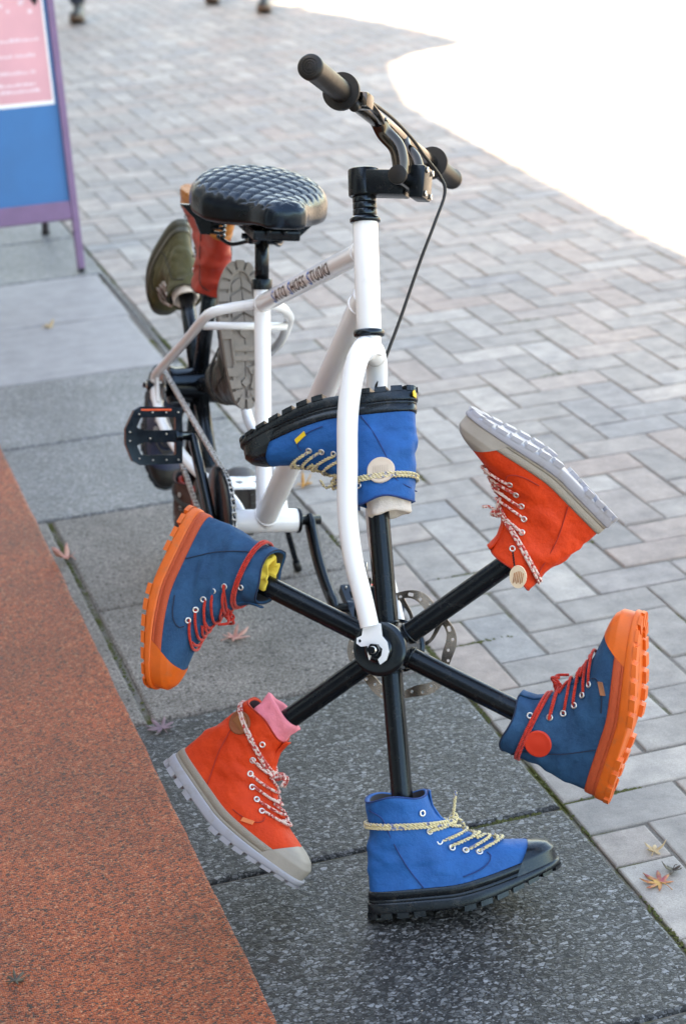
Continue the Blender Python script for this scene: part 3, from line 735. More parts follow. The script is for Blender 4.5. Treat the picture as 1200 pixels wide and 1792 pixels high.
# ------------------------------------------------------------------ bicycle
MF = np.array([[-0.02747863783, 0.99033967529, 0.13591266317], [-0.99962239094, -0.02722346509, -0.00373610564], [0.0, -0.13596400441, 0.99071377779]])
TF = np.array([-1.37254793, -1.31401545, 0.39158164])
MS = np.array([[0.80981576, 0.53809514, 0.23377779], [-0.58668427, 0.7427469, 0.32268964], [0.0, -0.39847291, 0.9171801]])
TS = np.array([-1.39753541, -2.54616962, 0.36253055])
BASE = np.array([-1.385, -1.9, 0.0])
fF = lambda p: tuple(MF @ np.array(p, float) + TF - BASE)      # frame coordinates: x forward, y left, z up, from the rear axle
fS = lambda p: tuple(MS @ np.array(p, float) + TS - BASE)      # steered coordinates: forward, left, up, from the front hub
bike = empty('bicycle', tuple(BASE))
tag(bike, 'white bicycle with boots for wheels, black spokes and quilted black saddle', 'bicycle')
def pf(name, vf, mat, parent=None, smooth=True): return mk(name, xf(vf, fF), M[mat], parent or bike, smooth)
def ps(name, vf, mat, parent=None, smooth=True): return mk(name, xf(vf, fS), M[mat], parent or bike, smooth)
def autosmooth(o, ang=35):
    me = o.data; me.polygons.foreach_set('use_smooth', [True] * len(me.polygons))
    bm = bmesh.new(); bm.from_mesh(me)
    for e in bm.edges:
        if len(e.link_faces) == 2 and e.calc_face_angle(0) > math.radians(ang): e.smooth = False
    bm.to_mesh(me); bm.free(); return o
BB = np.array([.558, 0, -.085]); HB = np.array([1.0398, 0, .3996]); HT = np.array([.9754, 0, .5500]); AX = (HT - HB) / np.linalg.norm(HT - HB)
# --- frame
st_top = np.array([.424, 0, .318])
fr = pf('frame', join(cyl(HB - AX * .004, HT + AX * .004, .0188, bev=.001, seg=32),
    tube([BB, (.436, 0, .285), st_top], .0148, 24), tube([(.430, 0, .283), (.985, 0, .512)], .0165, 24), tube([BB, (1.012, 0, .450)], [.0205, .0205], 28),
    cyl(BB - [0, .061, 0], BB + [0, .061, 0], .0215, bev=.0015, seg=32)), 'white')
autosmooth(fr)
for c_, d_, r_ in ((np.array([.985, 0, .512]) - np.array([.9244, 0, .3814]) * .019, (.9244, 0, .3814), .0165), (np.array([.430, 0, .283]) + np.array([.9244, 0, .3814]) * .016, (.9244, 0, .3814), .0165),
                   (np.array([1.012, 0, .450]) - np.array([.6467, 0, .7627]) * .026, (.6467, 0, .7627), .0205), (BB + np.array([.6467, 0, .7627]) * .022, (.6467, 0, .7627), .0205), (BB + np.array([-.315, 0, .949]) * .021, (-.315, 0, .949), .0148)):
    w_ = torus(c_, d_, r_, .0021, 40, 6); V_ = [tuple(np.array(p) + .0004 * np.array([math.sin(i * 1.7), math.cos(i * 2.3), math.sin(i * .9)])) for i, p in enumerate(w_[0])]; pf('weld', (V_, w_[1]), 'white', fr)
for s in (-1, 1):
    bx = .40 if s < 0 else .35; bz = .255 if s < 0 else .235
    ss = catmull([(.430, s * .004, .284), (.415, s * .04, .274), (bx, s * .076, bz + .006), (bx - .035, s * .087, bz - .016), (.26, s * .090, .172 if s < 0 else .165), (.12, s * .092, .090), (.015, s * .0925, .028), (.002, s * .0925, .010)], 7)
    pf('seat_stay', tube(ss, .0095, 16), 'white')
    cs = catmull([(.004, s * .0915, -.006), (.03, s * .091, -.028), (.09, s * .090, -.056), (.22, s * .088, -.062), (.35, s * .075, -.066), (.44, s * .056, -.062), (.51, s * .044, -.068), (.556, s * .036, -.084)], 7)
    pf('chain_stay', tube(cs, .0105, 16), 'white')
    d = prism([(.02, .035), (.045, -.02), (.03, -.04), (-.02, -.035), (-.028, -.01), (-.012, .01), (-.004, .03)], -.003, .003)
    dr = pf('dropout', xf(d, lambda p: (p[0], s * .0925 + p[2], p[1])), 'white', smooth=False)
    pf('axle_nut', join(cyl((0, s * .095, 0), (0, s * .108, 0), .0105, seg=6), cyl((0, s * .108, 0), (0, s * .116, 0), .0055)), 'black_satin', dr, False)
pl = curve_mesh([[(-.03, -.032), (.03, -.04), (.03, .04), (-.03, .032)], [(.008 * math.cos(a), .008 * math.sin(a) + .018) for a in np.linspace(0, 6.28, 16, endpoint=False)], [(.008 * math.cos(a), .008 * math.sin(a) - .018) for a in np.linspace(0, 6.28, 16, endpoint=False)]], .002)
pf('stay_bridge', xf(pl, lambda p: (.43 + p[0], p[1], -.058 + p[2])), 'white', smooth=False)
pf('stay_bridge', tube([(.33, -.08, .215), (.33, .08, .215)], .0075, 12), 'white')
sc = pf('seat_clamp', join(cyl(st_top - [-.003, 0, .009], st_top + [-.002, 0, .010], .0185, bev=.002), tube([st_top + [-.012, .014, .0], st_top + [-.03, .016, .0]], .005, 10)), 'black_satin')
pf('seat_post', tube([(.4245, 0, .316), (.398, 0, .408)], .0128, 20), 'black_satin')
# decals: lettering wrapped round the top tube, logo on the seat tube
def text_mesh(body, size=.03, sx=.62):
    cu = bpy.data.curves.new('t', 'FONT'); cu.body = body; cu.size = size; cu.resolution_u = 3; cu.offset = .0007
    V, F = obj_mesh(cu); return [(x * sx, y, 0) for x, y, z in V], F
def slice_y(vf, n=9, lo=0, hi=.03):
    bm = bmesh.new(); vs = [bm.verts.new(v) for v in vf[0]]
    for f in vf[1]:
        try: bm.faces.new([vs[i] for i in f])
        except ValueError: pass
    for k in range(1, n): bmesh.ops.bisect_plane(bm, geom=bm.verts[:] + bm.edges[:] + bm.faces[:], plane_co=(0, lo + (hi - lo) * k / n, 0), plane_no=(0, 1, 0))
    bm.verts.index_update(); r = [tuple(v.co) for v in bm.verts], [tuple(v.index for v in f.verts) for f in bm.faces]; bm.free(); return r
tt0, tt1 = np.array([.430, 0, .283]), np.array([.985, 0, .512]); td = (tt1 - tt0) / np.linalg.norm(tt1 - tt0); tup = np.array([-td[2], 0, td[0]])
def on_tt(p, s0):
    a = math.radians(32) + (p[1] - .0105) / .0165      # centred a little below the right-hand side of the tube
    return tuple(tt0 + td * (s0 + p[0] + p[1] * .12) + .0169 * (-math.cos(a - math.radians(52)) * np.array([0, 1, 0]) + math.sin(a - math.radians(52)) * tup))
cur = .125; dec = None
for word in ('SATO', 'SHOES', 'STUDIO'):
    for i, chh in enumerate(word):
        v = slice_y(text_mesh(chh, .033 if i == 0 else .0295, 1.0), 9, 0, .025)
        wdt = max(p[0] for p in v[0]) + .0030; base_y = -.001 if i == 0 else .0004
        pf('lettering', xf(([(x, y + base_y, 0) for x, y, z in v[0]], v[1]), lambda p: on_tt(p, cur)), 'ink_blue' if i == 0 else 'ink_dark', fr, False)
        cur += wdt
    cur += .013
sd = (st_top - BB) / np.linalg.norm(st_top - BB)
def on_st(p, h):      # wrap round the front of the seat tube
    a = p[0] / .0148 - .12; fwd = np.array([sd[2], 0, -sd[0]])
    return tuple(BB + sd * (h + p[1]) + .0152 * (math.cos(a) * fwd + math.sin(a) * np.array([0, 1, 0])))
ring = [[(.0085 * math.cos(a) * (1.0 if math.sin(a) > -.2 else .96), .0095 * math.sin(a)) for a in np.linspace(0, 6.283, 28, endpoint=False)], [(.0012 + .0052 * math.cos(a), -.0012 + .0068 * math.sin(a)) for a in np.linspace(0, 6.283, 24, endpoint=False)]]
pf('logo', xf(curve_mesh(ring, 0), lambda p: on_st(p, .345)), 'green', fr, False)
pf('logo', xf(curve_mesh([[(-.003, -.006), (.002, -.003), (.003, .004), (-.001, .001)]], 0), lambda p: on_st(p, .345)), 'green', fr, False)
for x in np.arange(-.011, .011, .0024): pf('lettering', xf(curve_mesh([[(x, 0), (x + .0016, 0), (x + .0016, .0016), (x, .0016)]], 0), lambda p: on_st(p, .326)), 'ink_dark', fr, False)
# --- bottom bracket, cranks, pedals, chain
ca = 2.3828; cl = .175; cd = np.array([math.cos(ca), 0, math.sin(ca)]) * cl
pf('bottom_bracket_cup', cyl(BB + [0, .0605, 0], BB + [0, .066, 0], .0235, bev=.001, seg=32), 'black_satin')
pf('bottom_bracket_cup', cyl(BB - [0, .066, 0], BB - [0, .0605, 0], .0235, bev=.001, seg=32), 'black_satin')
pf('spindle', cyl(BB - [0, .112, 0], BB + [0, .105, 0], .009), 'black_satin')
def crank(s, sgn):
    y0, y1 = s * (.085 if s > 0 else .098), s * (.108 if s > 0 else .112); P = []; d = cd * sgn; perp = np.array([-d[2], 0, d[0]]) / cl
    bow = .018
    R_ = []
    for k in range(13):
        t = k / 12; c = BB + d * (t * 1.06 - .05) + np.array([0, y0 + (y1 - y0) * t, 0]) - perp * bow * math.sin(math.pi * t) * (1 if s > 0 else .15)
        wd = .0175 - .006 * t + (.002 if t > .9 else 0); th_ = .0075 if 0 < k < 12 else .005
        if k in (0, 12): wd *= .6
        R_.append([tuple(c + perp * a * wd + np.array([0, b_ * th_, 0])) for a, b_ in ((-1, -.4), (-.7, -1), (.7, -1), (1, -.4), (1, .4), (.7, 1), (-.7, 1), (-1, .4))])
    o = pf('crank', loft(R_, True, True), 'black_gloss'); return autosmooth(o, 50), BB + d + np.array([0, y1, 0])
cr, pr = crank(-1, 1); cl_, pl_ = crank(1, -1)
def pedal(c, s, bdir):
    """platform pedal: cage with two windows, axle, pins and reflectors"""
    bdir = np.array(bdir, float); bdir /= np.linalg.norm(bdir); ndir = np.cross([0, 1.0, 0], bdir)
    def P(p): return tuple(c + np.array([0, s * (.020 + p[0]), 0]) + bdir * p[1] + ndir * p[2])
    out = [(0, -.050), (.078, -.052), (.092, -.044), (.104, -.014), (.104, .014), (.088, .047), (.076, .054), (0, .052)]
    w1 = [(.012, .011), (.070, .011), (.084, .016), (.076, .034), (.012, .034)]; w2 = [(x, -y) for x, y in w1]
    o = pf('pedal', xf(curve_mesh([out, w1, w2], .0085), P), 'black_gloss', smooth=False)
    bm = bmesh.new(); bm.from_mesh(o.data); bmesh.ops.bevel(bm, geom=[e for e in bm.edges if len(e.link_faces) == 2 and e.calc_face_angle(0) > .6], offset=.0012, segments=2, affect='EDGES'); bm.to_mesh(o.data); bm.free()
    pf('axle', xf(cyl((-.022, 0, 0), (.10, 0, 0), .0085), P), 'black_gloss', o)
    pf('bearing_cap', xf(cyl((-.001, 0, 0), (.012, 0, 0), .0125, bev=.001), P), 'black_gloss', o)
    for sy in (1,): pf('reflector', xf(box(.02, .076, sy * .0478 - .0018, sy * .0478 + .0018, .0088, .0108, .0006), P), 'reflector', o, False)
    for x, y in ((.008, .043), (.03, .043), (.055, .043), (.08, .040), (.008, -.043), (.03, -.043), (.055, -.043), (.08, -.04), (.097, .008), (.097, -.008), (.03, .004), (.06, -.004)):
        pf('pin', xf(cyl((x, y, .0075), (x, y, .0125), .0016, seg=8), P), 'steel', o)
    return o
pedal(pr, -1, (-.30, 0, .95)); pedal(pl_, 1, (-.9, 0, .3))
RR = .0895; RC = .036; yc = -.078
def gear(r, teeth, y, name, mat, hole):
    out = []
    for k in range(teeth * 4):
        a = 2 * math.pi * k / (teeth * 4); out.append(((r + (.0035 if k % 4 in (0, 1) else -.003)) * math.cos(a), (r + (.0035 if k % 4 in (0, 1) else -.003)) * math.sin(a)))
    return curve_mesh([out, [(hole * math.cos(a), hole * math.sin(a)) for a in np.linspace(0, 6.283, 32, endpoint=False)]], .0014)
pf('chainring', xf(gear(RR, 44, yc, '', '', .012), lambda p: (BB[0] + p[0], yc + p[2], BB[2] + p[1])), 'black_satin', smooth=False)
gd = pf('chain_guard', ringloft([BB + [0, -.0845, 0], BB + [0, -.0850, 0], BB + [0, -.0880, 0], BB + [0, -.0895, 0], BB + [0, -.0900, 0]], [.099, .1005, .1005, .097, .060], [0, -1, 0], 64), 'black_gloss'); autosmooth(gd)
pf('cog', xf(gear(RC, 18, yc, '', '', .012), lambda p: (p[0], yc + p[2], p[1])), 'steel', smooth=False)
# chain: rear cog at the origin, chainring at BB
dv = np.array([BB[0], BB[2]]); D = np.linalg.norm(dv); th0 = math.atan2(dv[1], dv[0]); al = math.acos((RC - RR) / D) if False else math.asin((RR - RC) / D)
path = []
for t in np.linspace(0, 1, 60): # arc round the chainring, front
    a = th0 + (math.pi / 2 + al) - t * (math.pi + 2 * al); path.append((BB[0] + RR * math.cos(a), BB[2] + RR * math.sin(a)))
for t in np.linspace(0, 1, 40):
    a = th0 - (math.pi / 2 + al) - t * (math.pi - 2 * al); path.append((RC * math.cos(a), RC * math.sin(a)))
pts = resample(path, 124); CV = []
for i in range(124):
    a, b_ = np.array(pts[i]), np.array(pts[(i + 1) % 124]); u = (b_ - a) / np.linalg.norm(b_ - a); v = np.array([-u[1], u[0]]); L = np.linalg.norm(b_ - a)
    for s in (-1, 1):
        yy = yc + s * (.0034 if i % 2 else .0022); oc = []
        for q, hw in ((-.003, .002), (-.001, .0042), (.0022, .0045), (L / 2, .0032), (L - .0022, .0045), (L + .001, .0042), (L + .003, .002)): oc.append((q, hw))
        poly = [tuple(a + u * q + v * h_) for q, h_ in oc] + [tuple(a + u * q - v * h_) for q, h_ in reversed(oc)]
        CV.append(xf(prism(poly, -.0006, .0006), lambda p, yy=yy: (p[0], yy + p[2], p[1])))
    CV.append(cyl((a[0], yc - .0048, a[1]), (a[0], yc + .0048, a[1]), .0026, seg=8))
chn = pf('chain', join(*CV), 'steel', smooth=False); chn['kind'] = 'stuff'
# --- rear wheel hub and spokes
hub = pf('rear_hub', ringloft([(0, y, 0) for y in (-.066, -.064, -.056, -.053, .053, .056, .064, .066)], [.03, .038, .038, .0365, .0365, .038, .038, .03], (0, 1, 0), 40), 'black_gloss'); autosmooth(hub)
pf('axle', cyl((0, -.112, 0), (0, .112, 0), .006), 'steel', hub)
pf('freewheel', cyl((0, -.076, 0), (0, -.066, 0), .024), 'black_satin', hub)
RS = .93; REAR_ANG = [18, 78, 138, 198, 262, 318]
for a in REAR_ANG:
    t = math.radians(a); d = np.array([math.cos(t), 0, math.sin(t)]); pf('rear_spoke', tube([d * .03, d * .25], .0158, 20), 'black_satin')
# --- fork, headset, stem
SB = np.array([-.0711, 0, .4633]); ST = np.array([-.0906, 0, .6258]); SA = (ST - SB) / np.linalg.norm(ST - SB)
cw = ps('fork_crown', join(cyl(SB - SA * .034, SB - SA * .004, .0185, .0178, 32, .001), tube(catmull([(-.068, -.035, .432), (-.069, 0, .437), (-.068, .035, .432)], 6), .0165, 20)), 'white')
for s in (-1, 1):
    P = catmull([(-.070, s * .006, .443), (-.069, s * .030, .437), (-.070, s * .053, .416), (-.0715, s * .066, .380), (-.0715, s * .071, .33), (-.066, s * .072, .265), (-.059, s * .072, .19), (-.0455, s * .072, .128), (-.026, s * .072, .072), (-.0125, s * .072, .032)], 8)
    lg = ps('fork_leg', tube(P, [.0165, .0165, .016, .0155, .0150, .0142, .0138], 24), 'white'); autosmooth(lg)
    hk = [(-.022, .042), (.002, .040), (.006, .022), (.014, .014), (.018, 0), (.015, -.012), (.007, -.019), (.003, -.012), (.0075, -.006), (.0085, .004), (.002, .009), (-.0055, .005), (-.0075, -.004), (-.010, -.014), (-.013, -.006), (-.014, .006), (-.024, .004), (-.031, .008), (-.031, .016), (-.024, .020)]
    hole = [(-.0265 + .0025 * math.cos(a), .012 + .0025 * math.sin(a)) for a in np.linspace(0, 6.283, 10, endpoint=False)]
    dp = ps('dropout', xf(curve_mesh([hk, hole], .0025), lambda p: (p[0] + .002, s * .0745 + p[2], p[1] - .002)), 'white', lg, False)
    ps('axle_nut', join(cyl((0, s * .066, 0), (0, s * .0715, 0), .013, bev=.001), cyl((0, s * .078, 0), (0, s * .089, 0), .0095, seg=6), cyl((0, s * .089, 0), (0, s * .097, 0), .005)), 'black_satin', None, False)
ring_ = ps('headset_ring', ringloft([SB + SA * h for h in (-.006, -.005, 0, .004, .005)], [.019, .0225, .0232, .0222, .019], SA, 36), 'black_gloss')
ps('headset_ring', ringloft([ST + SA * h for h in (.002, .003, .008, .0105, .012)], [.019, .0228, .0228, .020, .0185], SA, 36), 'black_gloss')
for k in range(3): ps('headset_spacer', cyl(ST + SA * (.0125 + k * .0098), ST + SA * (.0219 + k * .0098), .0178, bev=.0012, seg=32), 'black_gloss')
stc = ST + SA * .062
# stem block: clamp round the steerer, block forward, face plate with bolts
o = ps('stem', join(cyl(stc - SA * .021, stc + SA * .021, .0235, bev=.003, seg=32), box(stc[0], -.030, -.0215, .0215, stc[2] - .019, stc[2] + .018, .004)), 'black_satin'); autosmooth(o)
bc = np.array([-.024, 0, stc[2] + .002])
fp = ps('face_plate', box(-.022, .002, -.0235, .0235, stc[2] - .023, stc[2] + .026, .005), 'black_satin', o); autosmooth(fp)
for sy in (-.015, .015):
    for sz in (-.016, .019): ps('bolt', torus((.0035, sy, stc[2] + sz), (1, 0, 0), .0035, .0013, 14, 6), 'steel', fp)
# --- handlebar: H-shaped riser bar with straight top tube
bt = np.array([-.0634, 0, .7671])
bar = ps('handlebar', join(tube([(bc[0] - .004, -.062, bc[2]), (bc[0] - .004, .062, bc[2])], .0125, 24),
    tube([bt + [0, -.375, 0], bt + [0, .375, 0]], .0111, 20)), 'bronze'); autosmooth(bar)
for s in (-1, 1):
    up_ = catmull([(bc[0] - .004, s * .047, bc[2]), (bc[0] - .006, s * .047, bc[2] + .022), (bc[0] - .014, s * .048, bc[2] + .044), (bt[0] + .008, s * .053, bt[2] - .016), (bt[0], s * .064, bt[2])], 6)
    ps('riser', tube(up_, .0125, 20), 'bronze', bar)
    ps('bar_end', cyl((bc[0] - .004, s * .060, bc[2]), (bc[0] - .004, s * .066, bc[2]), .0142, bev=.001), 'black_rubber', bar)
    g0, g1 = s * .247, s * .386; Cg = [bt + [0, y, 0] for y in (g0, g0 + s * .004, g0 + s * .006, g1 - s * .012, g1 - s * .010, g1 - s * .002, g1)]
    gr = ps('grip', ringloft(Cg, [.0155, .0158, .0155, .0158, .0172, .0172, .0150], (0, 1, 0), 32), 'black_rubber'); autosmooth(gr, 50)
    fl = ps('grip_flange', ringloft([bt + [0, y, 0] for y in (g0 - s * .004, g0 - s * .0035, g0 + s * .0025, g0 + s * .003)], [.016, .0262, .0262, .016], (0, 1, 0), 36), 'black_rubber', gr); autosmooth(fl)
    for k in range(3): ps('cap_ring', torus(bt + [0, g1 + s * .0004, 0], (0, 1, 0), .004 + .0035 * k, .0005, 24, 6), 'black_rubber', gr)
# brake lever on the right-hand side of the bar
lv = ps('brake_lever', join(cyl(bt + [0, -.232, 0], bt + [0, -.212, 0], .0165, bev=.002), box(bt[0] + .006, bt[0] + .034, -.234, -.200, bt[2] - .016, bt[2] + .004, .004),
    tube(catmull([bt + [.026, -.205, -.006], bt + [.030, -.18, -.012], bt + [.028, -.15, -.015], bt + [.024, -.125, -.016]], 5), [.007, .006, .005, .005], 12, flat=.6)), 'bronze'); autosmooth(lv)
ps('lever_knob', cyl(bt + [.018, -.243, -.020], bt + [.018, -.228, -.014], .0075, bev=.002), 'black_rubber', lv)
ps('barrel_adjuster', cyl(bt + [.022, -.200, 0], bt + [.022, -.178, .002], .0048, .0038), 'alu', lv)
cab = catmull([(-.0414, -.18, .768), (-.044, -.13, .772), (-.044, -.05, .772), (-.041, .04, .764), (-.036, .10, .750), (-.021, .148, .727), (-.012, .150, .702), (-.017, .122, .650), (-.029, .098, .585), (-.045, .070, .493), (-.057, .048, .429), (-.070, .052, .38), (-.080, .080, .30), (-.072, .086, .18), (-.055, .084, .085)], 8)
ps('brake_cable', tube(cab, .0027, 10), 'black_rubber')
# --- front hub, spokes, brake disc
hb = ps('front_hub', ringloft([(0, y, 0) for y in (-.0585, -.058, -.055, -.0535, -.049, -.047, .047, .049, .0535, .055)], [.014, .034, .0395, .0402, .0402, .0365, .0365, .0402, .0402, .034], (0, 1, 0), 48), 'black_gloss'); autosmooth(hb)
ps('axle', cyl((0, -.094, 0), (0, .094, 0), .0055), 'steel', hb)
ps('dust_cap', join(ringloft([(0, y, 0) for y in (-.0585, -.064, -.0665)], [.0215, .0205, .015], (0, -1, 0), 32)), 'black_gloss', hb)
for k in range(10):
    a = 2 * math.pi * k / 10; ps('spoke_hole', cyl((.031 * math.cos(a), -.0572, .031 * math.sin(a)), (.031 * math.cos(a), -.0560, .031 * math.sin(a)), .0018, seg=8), 'inside', hb)
TH = .1693
for a in (90, 30, -30, -90, -150, 150):
    t = math.radians(a) + TH; d = np.array([math.cos(t), 0, math.sin(t)])
    so_ = ps('spoke', tube([d * .032, d * .262], .0160, 24), 'black_satin'); autosmooth(so_)
    ps('weld', torus(d * .0368, d, .0158, .0022, 24, 6), 'black_satin', so_)
def circ(cx, cy, r, n=12): return [(cx + r * math.cos(a), cy + r * math.sin(a)) for a in np.linspace(0, 2 * math.pi, n, endpoint=False)]
out = [((.0830 + .0036 * math.sin(6 * a)) * math.cos(a), (.0830 + .0036 * math.sin(6 * a)) * math.sin(a)) for a in np.linspace(0, 2 * math.pi, 144, endpoint=False)]
inn = [((.0685 + .0042 * math.sin(6 * a - .9)) * math.cos(a), (.0685 + .0042 * math.sin(6 * a - .9)) * math.sin(a)) for a in np.linspace(0, 2 * math.pi, 144, endpoint=False)]
holes = []
for k in range(30):
    a = 2 * math.pi * k / 30; rr = .0762 + .0026 * math.sin(6 * a - .4)
    if k % 5 == 2: holes += [[(rr * math.cos(a + q) + .0026 * c_ * math.cos(a), rr * math.sin(a + q) + .0026 * c_ * math.sin(a)) for q, c_ in ((-.06, 0), (-.045, 1), (.045, 1), (.06, 0), (.045, -1), (-.045, -1))]]
    else: holes += [circ((rr + (.0022 if k % 2 else -.0022)) * math.cos(a), (rr + (.0022 if k % 2 else -.0022)) * math.sin(a), .0024, 10)]
dk = ps('brake_disc', xf(curve_mesh([out, inn] + holes, .0009), lambda p: (p[0], .066 + p[2], p[1])), 'rotor' if 'rotor' in M else 'steel', smooth=False)
arms = []
for k in range(6):
    a0 = 2 * math.pi * k / 6; P = [(.020 * math.cos(a0), .020 * math.sin(a0)), (.045 * math.cos(a0 + .25), .045 * math.sin(a0 + .25)), (.0715 * math.cos(a0 + .62), .0715 * math.sin(a0 + .62))]
    P = catmull([np.array(q) for q in P], 6); Lf, Rt = [], []
    for i, q in enumerate(P):
        tn = P[min(i + 1, len(P) - 1)] - P[max(i - 1, 0)]; tn /= np.linalg.norm(tn); nn = np.array([-tn[1], tn[0]]); hw = .0042 - .0016 * math.sin(math.pi * i / (len(P) - 1))
        Lf.append(tuple(q + nn * hw)); Rt.append(tuple(q - nn * hw))
    arms.append(xf(prism(Lf + Rt[::-1], -.0008, .0008), lambda p: (p[0], .0662 + p[2], p[1])))
ps('disc_arms', join(*arms, xf(curve_mesh([circ(0, 0, .026, 32), circ(0, 0, .015, 24)], .001), lambda p: (p[0], .0664 + p[2], p[1]))), 'rotor', dk, False)
# caliper behind the far fork leg
cp = ps('brake_caliper', join(box(-.078, -.045, .058, .092, .035, .085, .005), box(-.088, -.060, .062, .084, .078, .098, .004)), 'black_satin'); autosmooth(cp)
ps('barrel_adjuster', cyl((-.070, .080, .098), (-.073, .080, .120), .0042), 'alu', cp)
# --- kickstand on the left chain stay
kf = MF.T @ (np.array([-1.222, -1.447, .004]) - TF)
ks = pf('kickstand', join(tube([(.20, .086, -.052), tuple(kf)], [.0062, .0062], 14), box(.175, .225, .074, .098, -.078, -.046, .004)), 'black_satin'); autosmooth(ks)
kd = (np.array(kf) - np.array([.20, .086, -.052])); kd /= np.linalg.norm(kd); pf('foot_cap', tube([np.array(kf) - kd * .022, np.array(kf)], .0085, 14), 'black_rubber', ks)
# --- saddle
def saddle():
    nx, na = 130, 120; rings = []
    T_ = [0, .03, .09, .2, .34, .48, .60, .70, .80, .90, .96, .99, 1.0]; Wt = [.050, .083, .106, .121, .125, .117, .096, .072, .054, .044, .037, .025, .006]
    for i in range(nx):
        t = .5 - .5 * math.cos(math.pi * i / (nx - 1)); t = .35 * t + .65 * i / (nx - 1); x = .258 + .288 * t
        w_ = float(np.mean([np.interp(np.clip(t + q, 0, 1), T_, Wt) for q in np.linspace(-.03, .03, 9) * min(1, 8 * min(t, 1 - t) + .01)]))
        endr = math.sqrt(max(0, 1 - (1 - t / .09) ** 2)) if t < .09 else (math.sqrt(max(0, 1 - (1 - (1 - t) / .06) ** 2)) if t > .94 else 1)
        zt = .504 - .016 * smoothstep(.25, .8, t); zb = .420 + .022 * smoothstep(.45, .95, t)
        mid = zb + (zt - zb) * .42; H1 = (zt - mid) * (.25 + .75 * endr); H0 = (mid - zb) * (.4 + .6 * endr); ring = []
        tx = smoothstep(.015, .07, t) * (1 - smoothstep(.93, .985, t)); pit = .036
        for k in range(na + 1):
            a = -math.pi / 2 + math.pi * k / na; y = w_ * math.sin(a); r_ = min(1, abs(y) / w_)
            z = mid + H1 * (1 - r_ ** 2.7) ** (1 / 2.5)
            q = 1 - smoothstep(.86, .97, r_); A, B = (x * 1.1 + y) / pit, (x * 1.1 - y) / pit
            d_ = min(abs(math.sin(math.pi * A)), abs(math.sin(math.pi * B))); z += .0046 * q * tx * (1 - (1 - d_) ** 2.6 - .5)
            ring.append((x, y + .003, z))
        for k in range(1, 30):
            a = math.pi * k / 30; c, s = math.cos(a), -math.sin(a); ring.append((x, w_ * math.copysign(abs(c) ** .42, c) + .003, mid - H0 * abs(s) ** .42))
        rings.append(ring)
    return loft(rings, True, True)
sd_ = pf('saddle', saddle(), 'vinyl')
seamP = []
pf('saddle_base', join(box(.31, .49, -.040, .046, .412, .430, .004)), 'black_satin', sd_, False)
for s in (-1, 1):
    cx, cy = .325, s * .062; P = [(cx + .0125 * math.cos(a) , cy + .0125 * math.sin(a), .382 + .052 * a / (2 * math.pi * 6)) for a in np.linspace(0, 2 * math.pi * 6, 110)]
    sp_ = pf('saddle_spring', tube(P, .0026, 8), 'black_gloss', sd_)
    pf('saddle_rail', tube(catmull([(cx, cy, .382), (.36, s * .045, .376), (.40, s * .022, .392), (.45, s * .022, .404), (.50, s * .014, .432)], 6), .0038, 10), 'black_gloss', sd_)
    br = prism([(-.045, 0), (.04, 0), (.028, -.030), (.008, -.052), (-.008, -.052), (-.020, -.025)], -.004, .004)
    pf('spring_bracket', xf(br, lambda p: (.318 + p[0] * .25 + p[2], s * .085 + p[0], .436 + p[1])), 'black_satin', sd_, False)
cl2 = pf('saddle_clamp', join(cyl((.398, -.026, .400), (.398, .026, .400), .0125, bev=.002), box(.384, .414, -.028, .028, .388, .418, .004), cyl((.398, -.036, .400), (.398, .036, .400), .005)), 'black_satin'); autosmooth(cl2)

# ------------------------------------------------------------------ boots on the rear wheel
GR = 'boots on the spokes of the rear wheel'
def rear_mat(a, roll=0.0, twist_=0.0, s=RS, rad=.385):
    t = math.radians(a); d = np.array([math.cos(t), 0, math.sin(t)]); x = np.array([-math.sin(t), 0, math.cos(t)]); z = -d; y = np.cross(z, x)
    R0 = MF @ np.stack([x, y, z], 1); R0 = R0 @ np.array(Matrix.Rotation(twist_, 3, 'Z')) @ np.array(Matrix.Rotation(roll, 3, 'X'))
    o = MF @ (d * rad) + TF - R0 @ np.array([.052 * s, 0, 0]); A = R0 * s
    return Matrix([[*A[0], o[0]], [*A[1], o[1]], [*A[2], o[2]], [0, 0, 0, 1]])
M['black_leather'] = simple('black_leather', (.007, .0065, .0065), .36, var=.3, scale=40, bmp=.3)
M['grey_sole'] = simple('grey_brown_sole', (.21, .185, .168), .6, var=.18, scale=30, bmp=.3)
M['groove'] = simple('dark_groove', (.05, .045, .042), .8)
M['olive'] = canvas('olive_leather', (.072, .066, .026), (.038, .036, .016), .5, .1)
M['dark_olive'] = simple('dark_olive_rubber', (.045, .045, .03), .5, var=.2)
M['red_leather'] = simple('red_leather', (.34, .022, .010), .45, var=.3, scale=25, bmp=.2)
M['amber_sole'] = simple('amber_sole', (.38, .125, .016), .5, var=.25)
M['navy_leather'] = simple('navy_leather', (.012, .022, .06), .45, var=.3, bmp=.2)
M['brown_suede'] = simple('brown_suede', (.075, .032, .024), .7, var=.3, bmp=.3); M['tan_sole'] = simple('tan_sole', (.55, .33, .14), .6, var=.15)
M['charcoal'] = simple('charcoal_nubuck', (.085, .085, .09), .6, var=.25, bmp=.3)
M['lace_dark'] = rope('dark_cord', (.03, .03, .03), (.06, .055, .05)); M['lace_grey'] = rope('pale_cord', (.55, .5, .46), (.3, .12, .1)); M['seam_dk'] = simple('dark_thread', (.012, .012, .012), .8)
D0 = dict(seam='seam_dk', lace='lace_dark')
rb = make_boot(rear_mat(18, twist_=.0), 'boot', dict(D0, upper='black_leather', sole='grey_sole', band='black_leather', cap='black_leather', tongue='black_leather'), seed=11)
tag(rb, 'black boot showing its grey treaded sole behind the seat tube', 'boot', GR)
